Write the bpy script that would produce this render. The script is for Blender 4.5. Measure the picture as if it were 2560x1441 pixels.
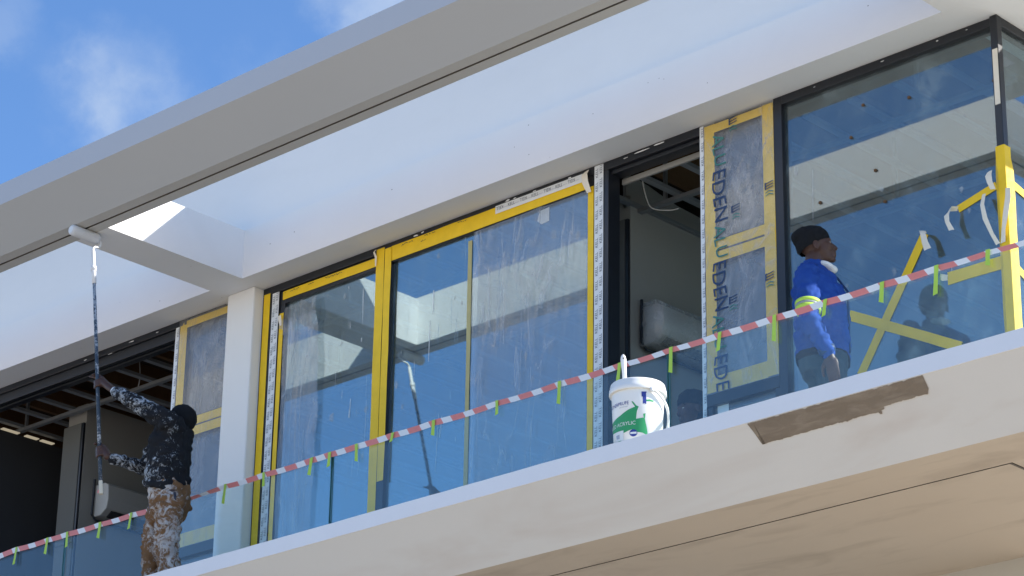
import bpy, bmesh, math, random
from mathutils import Vector, Matrix, noise

random.seed(7)
scene = bpy.context.scene
col = scene.collection
for o in list(bpy.data.objects):
    bpy.data.objects.remove(o)

# ------------------------------------------------------------------ camera
YAW, PITCH, ROLL = math.radians(43.818), math.radians(22.224), math.radians(0.976)
cy_, sy_ = math.cos(YAW), math.sin(YAW)
fwd = Vector((-sy_ * math.cos(PITCH), cy_ * math.cos(PITCH), math.sin(PITCH)))
rgt = Vector((cy_, sy_, 0.0))
upv = rgt.cross(fwd)
r2 = math.cos(ROLL) * rgt + math.sin(ROLL) * upv
u2 = -math.sin(ROLL) * rgt + math.cos(ROLL) * upv
cam_data = bpy.data.cameras.new('camera')
cam_data.sensor_width = 36.0
cam_data.lens = 93.84
cam_data.clip_end = 4000.0
cam = bpy.data.objects.new('camera', cam_data)
cam.matrix_world = Matrix(((r2.x, u2.x, -fwd.x, 7.951), (r2.y, u2.y, -fwd.y, -12.525),
                           (r2.z, u2.z, -fwd.z, 1.6), (0, 0, 0, 1)))
col.objects.link(cam)
scene.camera = cam

# ------------------------------------------------------------------ light
SUN = Vector((1.19, 1.0, 1.046)).normalized()          # towards the sun: behind the building, to the right
EL = math.asin(SUN.z)
AZ = math.atan2(SUN.x, SUN.y)                          # from +Y towards +X
world = bpy.data.worlds.new('World')
scene.world = world
world.use_nodes = True
wn, wl = world.node_tree.nodes, world.node_tree.links
wn.clear()
wout = wn.new('ShaderNodeOutputWorld')
wbg = wn.new('ShaderNodeBackground')
wbg.inputs['Strength'].default_value = 0.12
sky = wn.new('ShaderNodeTexSky')
sky.sky_type = 'NISHITA'
sky.sun_disc = False
sky.sun_elevation = EL
sky.sun_rotation = AZ
sky.air_density = 1.0
sky.dust_density = 0.0
sky.ozone_density = 8.0
wtc = wn.new('ShaderNodeTexCoord')
wmap = wn.new('ShaderNodeMapping')
wmap.inputs['Location'].default_value = (0.35, 0.2, 0.1)
wmap.inputs['Scale'].default_value = (1.0, 1.0, 2.0)
CLOUDS = [((-0.7221, 0.5341, 0.4396), 0.034, 0.52), ((-0.7194, 0.5451, 0.4305), 0.024, 0.42), ((-0.7219, 0.5286, 0.4466), 0.018, 0.22), ((-0.6431, 0.5988, 0.4774), 0.040, 0.85), ((-0.6602, 0.5823, 0.4744), 0.022, 0.30), ((-0.7385, 0.4964, 0.4563), 0.022, 0.35), ((-0.6892, 0.5682, 0.4497), 0.020, 0.16)]
wnz = wn.new('ShaderNodeTexNoise')
wnz.inputs['Scale'].default_value = 5.5
wnz.inputs['Detail'].default_value = 6.0
wnz.inputs['Roughness'].default_value = 0.5
wnz.inputs['Distortion'].default_value = 0.3
wrmp = wn.new('ShaderNodeValToRGB')
wrmp.color_ramp.interpolation = 'EASE'
wrmp.color_ramp.elements[0].position = 0.53
wrmp.color_ramp.elements[0].color = (0, 0, 0, 1)
wrmp.color_ramp.elements[1].position = 0.80
wrmp.color_ramp.elements[1].color = (1, 1, 1, 1)
wmix = wn.new('ShaderNodeMixRGB')
wmix.inputs['Color2'].default_value = (2.5, 3.0, 3.8, 1)
wl.new(wtc.outputs['Generated'], wmap.inputs['Vector'])
wl.new(wmap.outputs['Vector'], wnz.inputs['Vector'])
wl.new(wnz.outputs['Fac'], wrmp.inputs['Fac'])
# soft cumulus wisps where the photograph shows them, broken up by the same kind of noise
wn2 = wn.new('ShaderNodeTexNoise')
wn2.inputs['Scale'].default_value = 26.0
wn2.inputs['Detail'].default_value = 6.0
wn2.inputs['Roughness'].default_value = 0.58
wl.new(wtc.outputs['Generated'], wn2.inputs['Vector'])
def wmath(op, a, b, clamp=False):
    m = wn.new('ShaderNodeMath')
    m.operation = op
    m.use_clamp = clamp
    for i, v in enumerate((a, b)):
        if isinstance(v, (int, float)):
            m.inputs[i].default_value = v
        else:
            wl.new(v, m.inputs[i])
    return m.outputs[0]
woff = wn.new('ShaderNodeVectorMath')
woff.operation = 'SUBTRACT'
wl.new(wn2.outputs['Color'], woff.inputs[0])
woff.inputs[1].default_value = (0.5, 0.5, 0.5)
wsc = wn.new('ShaderNodeVectorMath')
wsc.operation = 'SCALE'
wl.new(woff.outputs[0], wsc.inputs[0])
wsc.inputs['Scale'].default_value = 0.055
wdir = wn.new('ShaderNodeVectorMath')
wdir.operation = 'ADD'
wl.new(wtc.outputs['Generated'], wdir.inputs[0])
wl.new(wsc.outputs[0], wdir.inputs[1])
cl_fac = wmath('MULTIPLY', wrmp.outputs['Color'], 0.55)
for cdir, crad, cden in CLOUDS:
    dn = wn.new('ShaderNodeVectorMath')
    dn.operation = 'DISTANCE'
    wl.new(wdir.outputs[0], dn.inputs[0])
    dn.inputs[1].default_value = cdir
    mr = wn.new('ShaderNodeMapRange')
    mr.interpolation_type = 'SMOOTHERSTEP'
    mr.inputs['From Min'].default_value = 0.0
    mr.inputs['From Max'].default_value = crad
    mr.inputs['To Min'].default_value = cden
    mr.inputs['To Max'].default_value = 0.0
    wl.new(dn.outputs['Value'], mr.inputs['Value'])
    k = wmath('MULTIPLY', mr.outputs[0], wmath('MULTIPLY', wn2.outputs['Fac'], 1.35))
    cl_fac = wmath('ADD', cl_fac, k, True)
wl.new(cl_fac, wmix.inputs['Fac'])
wl.new(sky.outputs['Color'], wmix.inputs['Color1'])
wl.new(wmix.outputs['Color'], wbg.inputs['Color'])
wl.new(wbg.outputs['Background'], wout.inputs['Surface'])

sun_d = bpy.data.lights.new('sun', 'SUN')
sun_d.energy = 4.6
sun_d.angle = math.radians(0.53)
sun_d.color = (1.0, 0.95, 0.88)
sun = bpy.data.objects.new('sun', sun_d)
sun.rotation_euler = (-SUN).to_track_quat('-Z', 'Y').to_euler()
sun.location = (20, 20, 30)
col.objects.link(sun)

vs = scene.view_settings
vs.view_transform = 'Standard'
vs.look = 'None'
vs.gamma = 1.0
vs.use_curve_mapping = False
vs.exposure = 0.95
scene.render.resolution_x, scene.render.resolution_y = 1024, 576
scene.cycles.transparent_max_bounces = 24
scene.cycles.max_bounces = 10
scene.cycles.diffuse_bounces = 5

# ------------------------------------------------------------------ materials
class NT:
    def __init__(s, name):
        s.m = bpy.data.materials.new(name)
        s.m.use_nodes = True
        s.n, s.l = s.m.node_tree.nodes, s.m.node_tree.links
        s.n.clear()
        s.out = s.n.new('ShaderNodeOutputMaterial')
    def add(s, t, **kw):
        n = s.n.new(t)
        for k, v in kw.items():
            if hasattr(n, k) and k not in n.inputs:
                setattr(n, k, v)
            else:
                n.inputs[k].default_value = v
        return n
    def link(s, a, b):
        s.l.new(a, b)
    def coord(s, scale=(1, 1, 1), kind='Object'):
        tc = s.n.new('ShaderNodeTexCoord')
        mp = s.n.new('ShaderNodeMapping')
        mp.inputs['Scale'].default_value = scale
        s.link(tc.outputs[kind], mp.inputs['Vector'])
        return mp.outputs['Vector']
    def noise(s, vec, scale, detail=4.0, rough=0.55, dist=0.0):
        n = s.n.new('ShaderNodeTexNoise')
        n.inputs['Scale'].default_value = scale
        n.inputs['Detail'].default_value = detail
        n.inputs['Roughness'].default_value = rough
        n.inputs['Distortion'].default_value = dist
        s.link(vec, n.inputs['Vector'])
        return n.outputs['Fac']
    def ramp(s, fac, a, b, ca=(0, 0, 0, 1), cb=(1, 1, 1, 1)):
        r = s.n.new('ShaderNodeValToRGB')
        r.color_ramp.elements[0].position = a
        r.color_ramp.elements[0].color = ca
        r.color_ramp.elements[1].position = b
        r.color_ramp.elements[1].color = cb
        s.link(fac, r.inputs['Fac'])
        return r.outputs['Color']
    def mixc(s, fac, c1, c2):
        m = s.n.new('ShaderNodeMixRGB')
        for sock, v in ((m.inputs['Fac'], fac), (m.inputs['Color1'], c1), (m.inputs['Color2'], c2)):
            if isinstance(v, (int, float)):
                sock.default_value = v
            elif isinstance(v, tuple):
                sock.default_value = v if len(v) == 4 else (*v, 1)
            else:
                s.link(v, sock)
        return m.outputs['Color']
    def math(s, op, a, b=None):
        m = s.n.new('ShaderNodeMath')
        m.operation = op
        for i, v in enumerate((a, b)):
            if v is None:
                continue
            if isinstance(v, (int, float)):
                m.inputs[i].default_value = v
            else:
                s.link(v, m.inputs[i])
        return m.outputs[0]
    def bump(s, h, strength, dist=0.01):
        b = s.n.new('ShaderNodeBump')
        b.inputs['Strength'].default_value = strength
        b.inputs['Distance'].default_value = dist
        s.link(h, b.inputs['Height'])
        return b.outputs['Normal']
    def bsdf(s, color, rough=0.6, spec=0.4, normal=None, metal=0.0, **kw):
        b = s.n.new('ShaderNodeBsdfPrincipled')
        if isinstance(color, tuple):
            b.inputs['Base Color'].default_value = color if len(color) == 4 else (*color, 1)
        else:
            s.link(color, b.inputs['Base Color'])
        if isinstance(rough, (int, float)):
            b.inputs['Roughness'].default_value = rough
        else:
            s.link(rough, b.inputs['Roughness'])
        b.inputs['Specular IOR Level'].default_value = spec
        b.inputs['Metallic'].default_value = metal
        for k, v in kw.items():
            b.inputs[k.replace('_', ' ')].default_value = v
        if normal is not None:
            s.link(normal, b.inputs['Normal'])
        return b.outputs['BSDF']
    def mixs(s, fac, a, b):
        m = s.n.new('ShaderNodeMixShader')
        if isinstance(fac, (int, float)):
            m.inputs[0].default_value = fac
        else:
            s.link(fac, m.inputs[0])
        s.link(a, m.inputs[1])
        s.link(b, m.inputs[2])
        return m.outputs[0]
    def done(s, sh):
        s.link(sh, s.out.inputs['Surface'])
        return s.m

def plaster(name, c, var=0.08, scale=2.0, bump=0.12, rough=0.85, stain=None):
    t = NT(name)
    v = t.coord()
    f1 = t.noise(v, scale, 5, 0.6, 0.3)
    dark = tuple(x * (1 - var) for x in c)
    light = tuple(min(1, x * (1 + var * 0.6)) for x in c)
    cc = t.mixc(f1, (*dark, 1), (*light, 1))
    if stain:
        v2 = t.coord((0.6, 2.2, 2.2))
        f2 = t.noise(v2, stain[0], 4, 0.55, 0.6)
        m = t.ramp(f2, stain[1], stain[2])
        m2 = t.math('MULTIPLY', m, stain[4])
        cc = t.mixc(m2, cc, (*stain[3], 1))
    fine = t.noise(v, 90, 3, 0.6)
    mid = t.noise(v, 7, 3, 0.5)
    h = t.math('ADD', fine, t.math('MULTIPLY', mid, 2.0))
    return t.done(t.bsdf(cc, rough, 0.25, t.bump(h, bump, 0.004)))

def flat(name, c, rough=0.6, spec=0.4, var=0.06, scale=20, bump=0.05, metal=0.0):
    t = NT(name)
    v = t.coord()
    f = t.noise(v, scale, 4, 0.6)
    cc = t.mixc(f, tuple(x * (1 - var) for x in c), tuple(min(1, x * (1 + var)) for x in c))
    return t.done(t.bsdf(cc, rough, spec, t.bump(t.noise(v, scale * 3, 3), bump, 0.003), metal))

def glass(name, r0, tint, dirt=0.0, dirt_haze_col=(0.75, 0.8, 0.82), base_haze=0.0, reftint=(1, 1, 1), streak=(22, 22, 1.6), lo=0.60, hi=0.80):
    t = NT(name)
    geo = t.n.new('ShaderNodeNewGeometry')
    dot = t.n.new('ShaderNodeVectorMath')
    dot.operation = 'DOT_PRODUCT'
    t.link(geo.outputs['Normal'], dot.inputs[0])
    t.link(geo.outputs['Incoming'], dot.inputs[1])
    c = t.math('ABSOLUTE', dot.outputs['Value'])
    k = t.math('POWER', t.math('SUBTRACT', 1.0, c), 5.0)
    fr = t.math('ADD', r0, t.math('MULTIPLY', k, 1 - r0))
    tr = t.n.new('ShaderNodeBsdfTransparent')
    tr.inputs['Color'].default_value = (*tint, 1)
    gl = t.n.new('ShaderNodeBsdfGlossy')
    gl.inputs['Roughness'].default_value = 0.012
    gl.inputs['Color'].default_value = (*reftint, 1)
    sh = t.mixs(fr, tr.outputs[0], gl.outputs[0])
    if dirt or base_haze:
        v = t.coord(streak)
        f = t.noise(v, 1.0, 5, 0.65, 0.4)
        m = t.ramp(f, lo, hi)
        v2 = t.coord((2.6, 2.6, 1.3))
        m2 = t.ramp(t.noise(v2, 1.0, 5, 0.7, 1.0), 0.42, 0.75)
        fac = t.math('ADD', t.math('MULTIPLY', t.math('MULTIPLY', m, t.math('ADD', m2, 0.25)), dirt), t.math('MULTIPLY', t.math('ADD', m2, 0.55), base_haze))
        fac = t.math('MINIMUM', fac, 1.0)
        df = t.n.new('ShaderNodeBsdfDiffuse')
        df.inputs['Color'].default_value = (*dirt_haze_col, 1)
        tl = t.n.new('ShaderNodeBsdfTranslucent')
        tl.inputs['Color'].default_value = (*dirt_haze_col, 1)
        dd = t.mixs(0.35, df.outputs[0], tl.outputs[0])
        sh = t.mixs(fac, sh, dd)
    return t.done(sh)

def film(name, alpha, c, wr=(3.2, 3.2, 1.0), gloss=0.10, bump=0.45, ridge_amt=0.14):
    t = NT(name)
    v = t.coord(wr)
    f = t.noise(v, 1.3, 3, 0.5, 0.9)
    f2 = t.noise(v, 3.4, 2, 0.5, 0.4)
    nrm = t.bump(t.math('ADD', f, t.math('MULTIPLY', f2, 0.4)), bump, 0.03)
    ridge = t.ramp(t.math('ABSOLUTE', t.math('SUBTRACT', f, 0.5)), 0.0, 0.03, (1, 1, 1, 1), (0, 0, 0, 1))
    tr = t.n.new('ShaderNodeBsdfTransparent')
    tr.inputs['Color'].default_value = (0.93, 0.95, 0.96, 1)
    df = t.n.new('ShaderNodeBsdfDiffuse')
    df.inputs['Color'].default_value = (*c, 1)
    t.link(nrm, df.inputs['Normal'])
    gl = t.n.new('ShaderNodeBsdfGlossy')
    gl.inputs['Roughness'].default_value = 0.22
    t.link(nrm, gl.inputs['Normal'])
    a = t.math('ADD', alpha, t.math('MULTIPLY', ridge, t.math('MULTIPLY', f2, ridge_amt * 2)))
    s1 = t.mixs(a, tr.outputs[0], df.outputs[0])
    return t.done(t.mixs(gloss, s1, gl.outputs[0]))

def splatter(name, c, paint, amount, scale=16, seed=(0, 0, 0), grad=None, rough=0.9):
    """cloth with dried paint daubs; grad = (axis vector, lo, hi) weights the daubs to one side"""
    t = NT(name)
    tc = t.n.new('ShaderNodeTexCoord')
    mp = t.n.new('ShaderNodeMapping')
    mp.inputs['Location'].default_value = seed
    t.link(tc.outputs['Object'], mp.inputs['Vector'])
    v = mp.outputs['Vector']
    f = t.noise(v, scale, 6, 0.68, 1.6)
    g = t.noise(v, scale * 0.28, 3, 0.5, 0.5)
    s = t.math('ADD', t.math('MULTIPLY', f, 0.62), t.math('MULTIPLY', g, 0.38))
    if grad:
        d = t.n.new('ShaderNodeVectorMath')
        d.operation = 'DOT_PRODUCT'
        t.link(tc.outputs['Object'], d.inputs[0])
        d.inputs[1].default_value = grad[0]
        mr = t.n.new('ShaderNodeMapRange')
        mr.inputs['From Min'].default_value = grad[1]
        mr.inputs['From Max'].default_value = grad[2]
        mr.inputs['To Min'].default_value = -0.07
        mr.inputs['To Max'].default_value = 0.07
        t.link(d.outputs['Value'], mr.inputs['Value'])
        s = t.math('ADD', s, mr.outputs[0])
    fine = t.noise(v, scale * 4.5, 4, 0.7, 1.2)
    s = t.math('ADD', s, t.math('MULTIPLY', t.math('SUBTRACT', fine, 0.5), 0.22))
    m = t.ramp(s, amount - 0.01, amount + 0.07)
    m = t.math('MULTIPLY', m, t.math('ADD', 0.25, t.math('MULTIPLY', t.noise(v, scale * 0.9, 3, 0.6), 1.1)))
    weave = t.noise(v, 160, 2)
    base = t.mixc(t.noise(v, 5, 4), tuple(x * 0.7 for x in c), tuple(x * 1.25 for x in c))
    cc = t.mixc(t.math('MINIMUM', m, 1.0), base, paint)
    h = t.math('ADD', t.math('MULTIPLY', weave, 0.4), t.math('MULTIPLY', m, 0.8))
    return t.done(t.bsdf(cc, rough, 0.2, t.bump(h, 0.5, 0.004)))

M = {}
M['white'] = plaster('white_painted_plaster', (0.805, 0.80, 0.785), 0.045, 1.6, 0.22, stain=(0.9, 0.52, 0.80, (0.745, 0.74, 0.72), 0.5))
M['chamfer'] = plaster('grey_beige_primer', (0.68, 0.665, 0.635), 0.06, 1.1, 0.2, stain=(1.1, 0.47, 0.72, (0.57, 0.51, 0.46), 0.7))
M['soffit'] = plaster('tan_primer', (0.56, 0.495, 0.415), 0.07, 1.6, 0.16, stain=(1.9, 0.50, 0.72, (0.40, 0.345, 0.285), 0.7))
M['strip'] = plaster('fresh_white_coat', (0.80, 0.82, 0.86), 0.04, 6.0, 0.2)
M['patch'] = plaster('bare_brown_plaster', (0.235, 0.190, 0.145), 0.22, 7.0, 0.9, stain=(9.0, 0.50, 0.70, (0.33, 0.28, 0.22), 0.6))
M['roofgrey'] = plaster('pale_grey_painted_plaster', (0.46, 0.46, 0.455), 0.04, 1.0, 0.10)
M['fascia'] = plaster('fascia_sky_tint', (0.50, 0.525, 0.57), 0.04, 1.0, 0.10)  # same roof paint, with blue sky light put into its colour
M['soffitgrey'] = plaster('soffit_shade_tint', (0.56, 0.55, 0.52), 0.05, 1.2, 0.15)  # same paint again, underside shade and warm bounce put into its colour
M['lower'] = plaster('grey_plaster', (0.55, 0.54, 0.50), 0.06, 1.5, 0.2)
M['groove'] = flat('groove_shade_and_nicks', (0.16, 0.15, 0.135), 0.9, 0.1)  # dark tone put into groove faces as shade and dirt; also for nicks
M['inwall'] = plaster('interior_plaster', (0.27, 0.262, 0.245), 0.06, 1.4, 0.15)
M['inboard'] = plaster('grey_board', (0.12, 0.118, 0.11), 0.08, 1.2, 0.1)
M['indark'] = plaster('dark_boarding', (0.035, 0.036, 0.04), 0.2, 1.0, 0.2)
M['timber'] = flat('timber', (0.14, 0.078, 0.040), 0.75, 0.2, 0.3, 6)
M['deck'] = flat('roof_boarding', (0.05, 0.036, 0.026), 0.85, 0.1, 0.3, 5)
M['floor'] = flat('screed', (0.22, 0.215, 0.20), 0.9, 0.1, 0.1, 4)
M['screed_light'] = plaster('pale_balcony_screed', (0.58, 0.57, 0.55), 0.08, 2.0, 0.2)
M['black'] = flat('black_aluminium', (0.012, 0.014, 0.020), 0.35, 0.5, 0.2, 30)
M['steel'] = flat('galvanised_steel', (0.20, 0.21, 0.22), 0.5, 0.4, 0.12, 12, 0.05, 0.3)
M['yellow'] = flat('yellow_masking_tape', (0.84, 0.55, 0.012), 0.5, 0.35, 0.17, 8, 0.7)
M['yellow_dull'] = flat('masking_tape_dulled_by_glass', (0.46, 0.42, 0.20), 0.55, 0.3, 0.15, 8, 0.4)  # duller yellow stands for the glass and reflections over that tape
M['tapeback'] = flat('tape_backing_and_sun_strip', (0.78, 0.72, 0.62), 0.7, 0.2, 0.08, 30)  # also colours the painted sunlit strip on the corner mullion
M['kell'] = flat('white_protective_tape', (0.74, 0.77, 0.80), 0.4, 0.4, 0.05, 15, 0.15)
M['ink2'] = flat('grey_ink', (0.12, 0.14, 0.18), 0.6, 0.3)
M['ink'] = flat('dark_ink', (0.035, 0.04, 0.06), 0.6, 0.3)
M['navy'] = flat('navy_ink', (0.02, 0.05, 0.13), 0.5, 0.3)
M['teal'] = flat('teal_ink', (0.055, 0.20, 0.185), 0.5, 0.3)
M['red'] = flat('red_plastic', (0.74, 0.23, 0.20), 0.45, 0.4, 0.12, 8)
M['wtape'] = flat('white_plastic_tape', (0.80, 0.80, 0.80), 0.45, 0.4, 0.06, 8)
M['lime'] = flat('lime_tape', (0.46, 0.68, 0.09), 0.5, 0.3, 0.1, 18)
M['bucket'] = flat('white_bucket_plastic', (0.86, 0.86, 0.83), 0.35, 0.5, 0.03, 10)
M['green'] = flat('green_print', (0.035, 0.33, 0.12), 0.4, 0.4, 0.08, 30)
M['bluep'] = flat('blue_print', (0.03, 0.05, 0.28), 0.4, 0.4)
M['white_print'] = flat('white_print', (0.82, 0.84, 0.82), 0.4, 0.4)
M['grey_print'] = flat('grey_print', (0.42, 0.45, 0.52), 0.4, 0.4)
M['skin'] = flat('dark_skin', (0.075, 0.036, 0.024), 0.5, 0.4, 0.2, 40, 0.15)
M['eye'] = flat('eye_white', (0.55, 0.5, 0.45), 0.2, 0.5)
M['beanie'] = flat('black_knit', (0.013, 0.014, 0.016), 0.95, 0.15, 0.3, 90, 0.8)
M['jacket'] = flat('royal_blue_cotton', (0.016, 0.062, 0.29), 0.85, 0.2, 0.22, 8, 0.35)
M['teal_trouser'] = splatter('dusty_dark_trousers', (0.035, 0.06, 0.075), (0.45, 0.5, 0.48), 0.66, 14)
M['hiviz'] = flat('hi_viz_lime', (0.50, 0.72, 0.09), 0.5, 0.4)
M['reflect'] = flat('grey_reflective', (0.30, 0.33, 0.33), 0.3, 0.6)
M['mask'] = flat('white_mask', (0.78, 0.78, 0.76), 0.8, 0.2)
M['sweater'] = splatter('black_knit_with_paint', (0.016, 0.017, 0.020), (0.56, 0.60, 0.64), 0.575, 20, (3, 1, 7), ((-0.72, -0.69, 0.0), -0.16, 0.2))
M['trousers'] = splatter('brown_cotton_with_paint', (0.205, 0.108, 0.050), (0.55, 0.53, 0.51), 0.535, 12, (1, 5, 2), ((0.692, -0.722, -0.25), -0.35, -0.05))
M['pole'] = splatter('blue_grey_pole_with_paint', (0.05, 0.075, 0.11), (0.62, 0.66, 0.70), 0.475, 26, (2, 2, 2), ((0, 0, 1), 0.6, 2.0), 0.5)
M['cream'] = flat('cream_plastic', (0.74, 0.66, 0.50), 0.5, 0.4)
M['sleeve'] = flat('white_roller_nap', (0.70, 0.71, 0.73), 0.95, 0.1, 0.05, 60, 0.9)
M['paintwhite'] = flat('wet_white_paint', (0.80, 0.81, 0.82), 0.35, 0.5)
M['ac'] = flat('ac_plastic', (0.42, 0.41, 0.39), 0.45, 0.4)
M['cable'] = flat('grey_cable', (0.36, 0.35, 0.33), 0.6, 0.3)
M['glass_w'] = glass('coated_window_glass', 0.255, (0.66, 0.77, 0.83), 0.8, (0.48, 0.66, 0.82), 0.135, (0.84, 1.0, 1.0))  # bluish haze puts reflected sky into the pane colour, over dirt streaks
M['glass_clean'] = glass('corner_window_glass', 0.15, (0.60, 0.70, 0.74), 0.34, (0.60, 0.72, 0.78), 0.075, (0.95, 1.0, 0.99), (5, 5, 3.4), 0.52, 0.85)
M['glass_b'] = glass('balustrade_glass', 0.045, (0.90, 0.965, 0.965), 0.10, (0.70, 0.78, 0.80), 0.018, (1, 1, 1), (14, 14, 9), 0.66, 0.78)
M['glass_n'] = glass('narrow_window_glass', 0.06, (0.8, 0.86, 0.88), 0.2, (0.43, 0.44, 0.48), 0.42)
M['glass_edge'] = flat('green_glass_edge', (0.03, 0.12, 0.11), 0.2, 0.5)
M['film'] = film('clear_plastic_film', 0.15, (0.60, 0.61, 0.62))
M['film_b'] = film('hanging_clear_film', 0.21, (0.48, 0.51, 0.55), (4.0, 4.0, 0.7), 0.10, 0.6, 0.24)
M['film_e'] = film('printed_plastic_film', 0.13, (0.60, 0.60, 0.62), (3.4, 3.4, 1.6), 0.10, 0.5, 0.2)
M['film_ac'] = film('wrapping_film', 0.30, (0.7, 0.7, 0.7), (14, 14, 14), 0.10)
M['ground'] = plaster('sandy_ground', (0.49, 0.41, 0.305), 0.2, 0.4, 0.3)
def veil(name, a, c):
    t = NT(name)
    tr = t.n.new('ShaderNodeBsdfTransparent')
    df = t.n.new('ShaderNodeBsdfDiffuse')
    df.inputs['Color'].default_value = (*c, 1)
    v = t.coord((30, 30, 12))
    return t.done(t.mixs(t.math('MULTIPLY', t.noise(v, 1.0, 3), a * 2), tr.outputs[0], df.outputs[0]))
M['drip'] = veil('thin_white_paint', 0.55, (0.74, 0.78, 0.82))
M['smear'] = veil('faint_white_smear', 0.22, (0.70, 0.75, 0.80))
em = NT('slit_glow')
ee = em.n.new('ShaderNodeEmission')
ee.inputs['Color'].default_value = (1.0, 0.86, 0.62, 1)
ee.inputs['Strength'].default_value = 0.20
M['glow'] = em.done(ee.outputs[0])

# ------------------------------------------------------------------ mesh helpers
Z0 = 6.39                                   # balcony slab top above the ground
ROOT = {}

class MB:
    def __init__(s):
        s.v, s.f, s.mi = [], [], []
    def add(s, verts, faces, mi=0):
        b = len(s.v)
        s.v += [tuple(p) for p in verts]
        s.f += [tuple(b + i for i in f) for f in faces]
        s.mi += [mi] * len(faces)
        return s
    def box(s, x0, x1, y0, y1, z0, z1, mi=0):
        v = [(x, y, z) for z in (z0, z1) for y in (y0, y1) for x in (x0, x1)]
        return s.add(v, [(0, 2, 3, 1), (4, 5, 7, 6), (0, 1, 5, 4), (2, 6, 7, 3), (0, 4, 6, 2), (1, 3, 7, 5)], mi)
    def quad(s, pts, mi=0):
        return s.add(pts, [tuple(range(len(pts)))], mi)
    def loft(s, rings, cap=True, mi=0, closed=True):
        n = len(rings[0])
        v = [p for r in rings for p in r]
        f = []
        for i in range(len(rings) - 1):
            for j in range(n if closed else n - 1):
                k = (j + 1) % n
                f.append((i * n + j, i * n + k, (i + 1) * n + k, (i + 1) * n + j))
        if cap:
            f.append(tuple(range(n))[::-1])
            f.append(tuple((len(rings) - 1) * n + j for j in range(n)))
        return s.add(v, f, mi)
    def tube(s, pts, rad, n=10, mi=0, flat_=1.0):
        pts = [Vector(p) for p in pts]
        if not isinstance(rad, (list, tuple)):
            rad = [rad] * len(pts)
        rings = []
        prev = None
        for i, p in enumerate(pts):
            a = pts[max(i - 1, 0)]
            b = pts[min(i + 1, len(pts) - 1)]
            t = (b - a).normalized()
            if prev is None:
                h = Vector((0, 0, 1)) if abs(t.z) < 0.9 else Vector((1, 0, 0))
                u = t.cross(h).normalized()
            else:
                u = (prev - t * prev.dot(t)).normalized()
            prev = u
            w = t.cross(u)
            rings.append([p + rad[i] * (math.cos(2 * math.pi * j / n) * u * flat_ + math.sin(2 * math.pi * j / n) * w) for j in range(n)])
        return s.loft(rings, True, mi)
    def lathe(s, c, prof, n=48, mi=0, axis=(0, 0, 1)):
        c = Vector(c)
        ax = Vector(axis).normalized()
        u = ax.cross(Vector((1, 0, 0)) if abs(ax.x) < 0.9 else Vector((0, 1, 0))).normalized()
        w = ax.cross(u)
        rings = [[c + ax * h + r * (math.cos(2 * math.pi * j / n) * u + math.sin(2 * math.pi * j / n) * w) for j in range(n)] for r, h in prof]
        return s.loft(rings, True, mi)
    def ellipsoid(s, c, r, basis=None, nu=16, nv=10):
        c = Vector(c)
        B = basis or Matrix.Identity(3)
        v, f = [], []
        for i in range(nv + 1):
            th = math.pi * i / nv
            for j in range(nu):
                ph = 2 * math.pi * j / nu
                v.append(c + B @ Vector((r[0] * math.sin(th) * math.cos(ph), r[1] * math.sin(th) * math.sin(ph), r[2] * math.cos(th))))
        for i in range(nv):
            for j in range(nu):
                k = (j + 1) % nu
                f.append((i * nu + j, (i + 1) * nu + j, (i + 1) * nu + k, i * nu + k))
        return s.add(v, f)
    def capsule(s, p, q, r1, r2, n=12):
        p, q = Vector(p), Vector(q)
        t = (q - p).normalized()
        rows = []
        for k in range(1, 5):
            a = math.pi / 2 * k / 5
            rows.append((p - t * r1 * math.cos(a), r1 * math.sin(a)))
        rows.append((p, r1))
        rows.append((q, r2))
        for k in range(1, 5):
            a = math.pi / 2 * k / 5
            rows.append((q + t * r2 * math.sin(a), r2 * math.cos(a)))
        h = Vector((0, 0, 1)) if abs(t.z) < 0.9 else Vector((1, 0, 0))
        u = t.cross(h).normalized()
        w = t.cross(u)
        return s.loft([[c + r * (math.cos(2 * math.pi * j / n) * u + math.sin(2 * math.pi * j / n) * w) for j in range(n)] for c, r in rows])
    def mesh(s, name, off=(0, 0, 0)):
        me = bpy.data.meshes.new(name)
        o = Vector(off)
        me.from_pydata([tuple(Vector(p) - o) for p in s.v], [], s.f)
        me.update()
        return me
    def build(s, name, mats, parent=None, loc=None, smooth=False, fixn=True, bevel=0.0):
        if not isinstance(mats, (list, tuple)):
            mats = [mats]
        off = ROOT[parent.name] if parent else Vector(loc if loc is not None else (0, 0, 0))
        me = s.mesh(name, off)
        for m in mats:
            me.materials.append(M[m] if isinstance(m, str) else m)
        for p, i in zip(me.polygons, s.mi):
            p.material_index = i
            p.use_smooth = smooth
        if fixn:
            bm = bmesh.new()
            bm.from_mesh(me)
            bmesh.ops.recalc_face_normals(bm, faces=bm.faces)
            bm.to_mesh(me)
            bm.free()
        ob = bpy.data.objects.new(name, me)
        col.objects.link(ob)
        if parent:
            ob.parent = parent
            ROOT[ob.name] = ROOT[parent.name]
        else:
            ob.location = off
            ROOT[ob.name] = off
        if bevel:
            b = ob.modifiers.new('bevel', 'BEVEL')
            b.width = bevel
            b.segments = 2
            b.limit_method = 'ANGLE'
            b.angle_limit = math.radians(30)
        return ob

def tag(o, label=None, cat=None, group=None, kind=None):
    if label: o['label'] = label
    if cat: o['category'] = cat
    if group: o['group'] = group
    if kind: o['kind'] = kind
    return o

def thing(name, loc, label, cat, group=None):
    o = bpy.data.objects.new(name, None)
    o.empty_display_size = 0.2
    o.location = loc
    col.objects.link(o)
    ROOT[o.name] = Vector(loc)
    return tag(o, label, cat, group)

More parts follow.
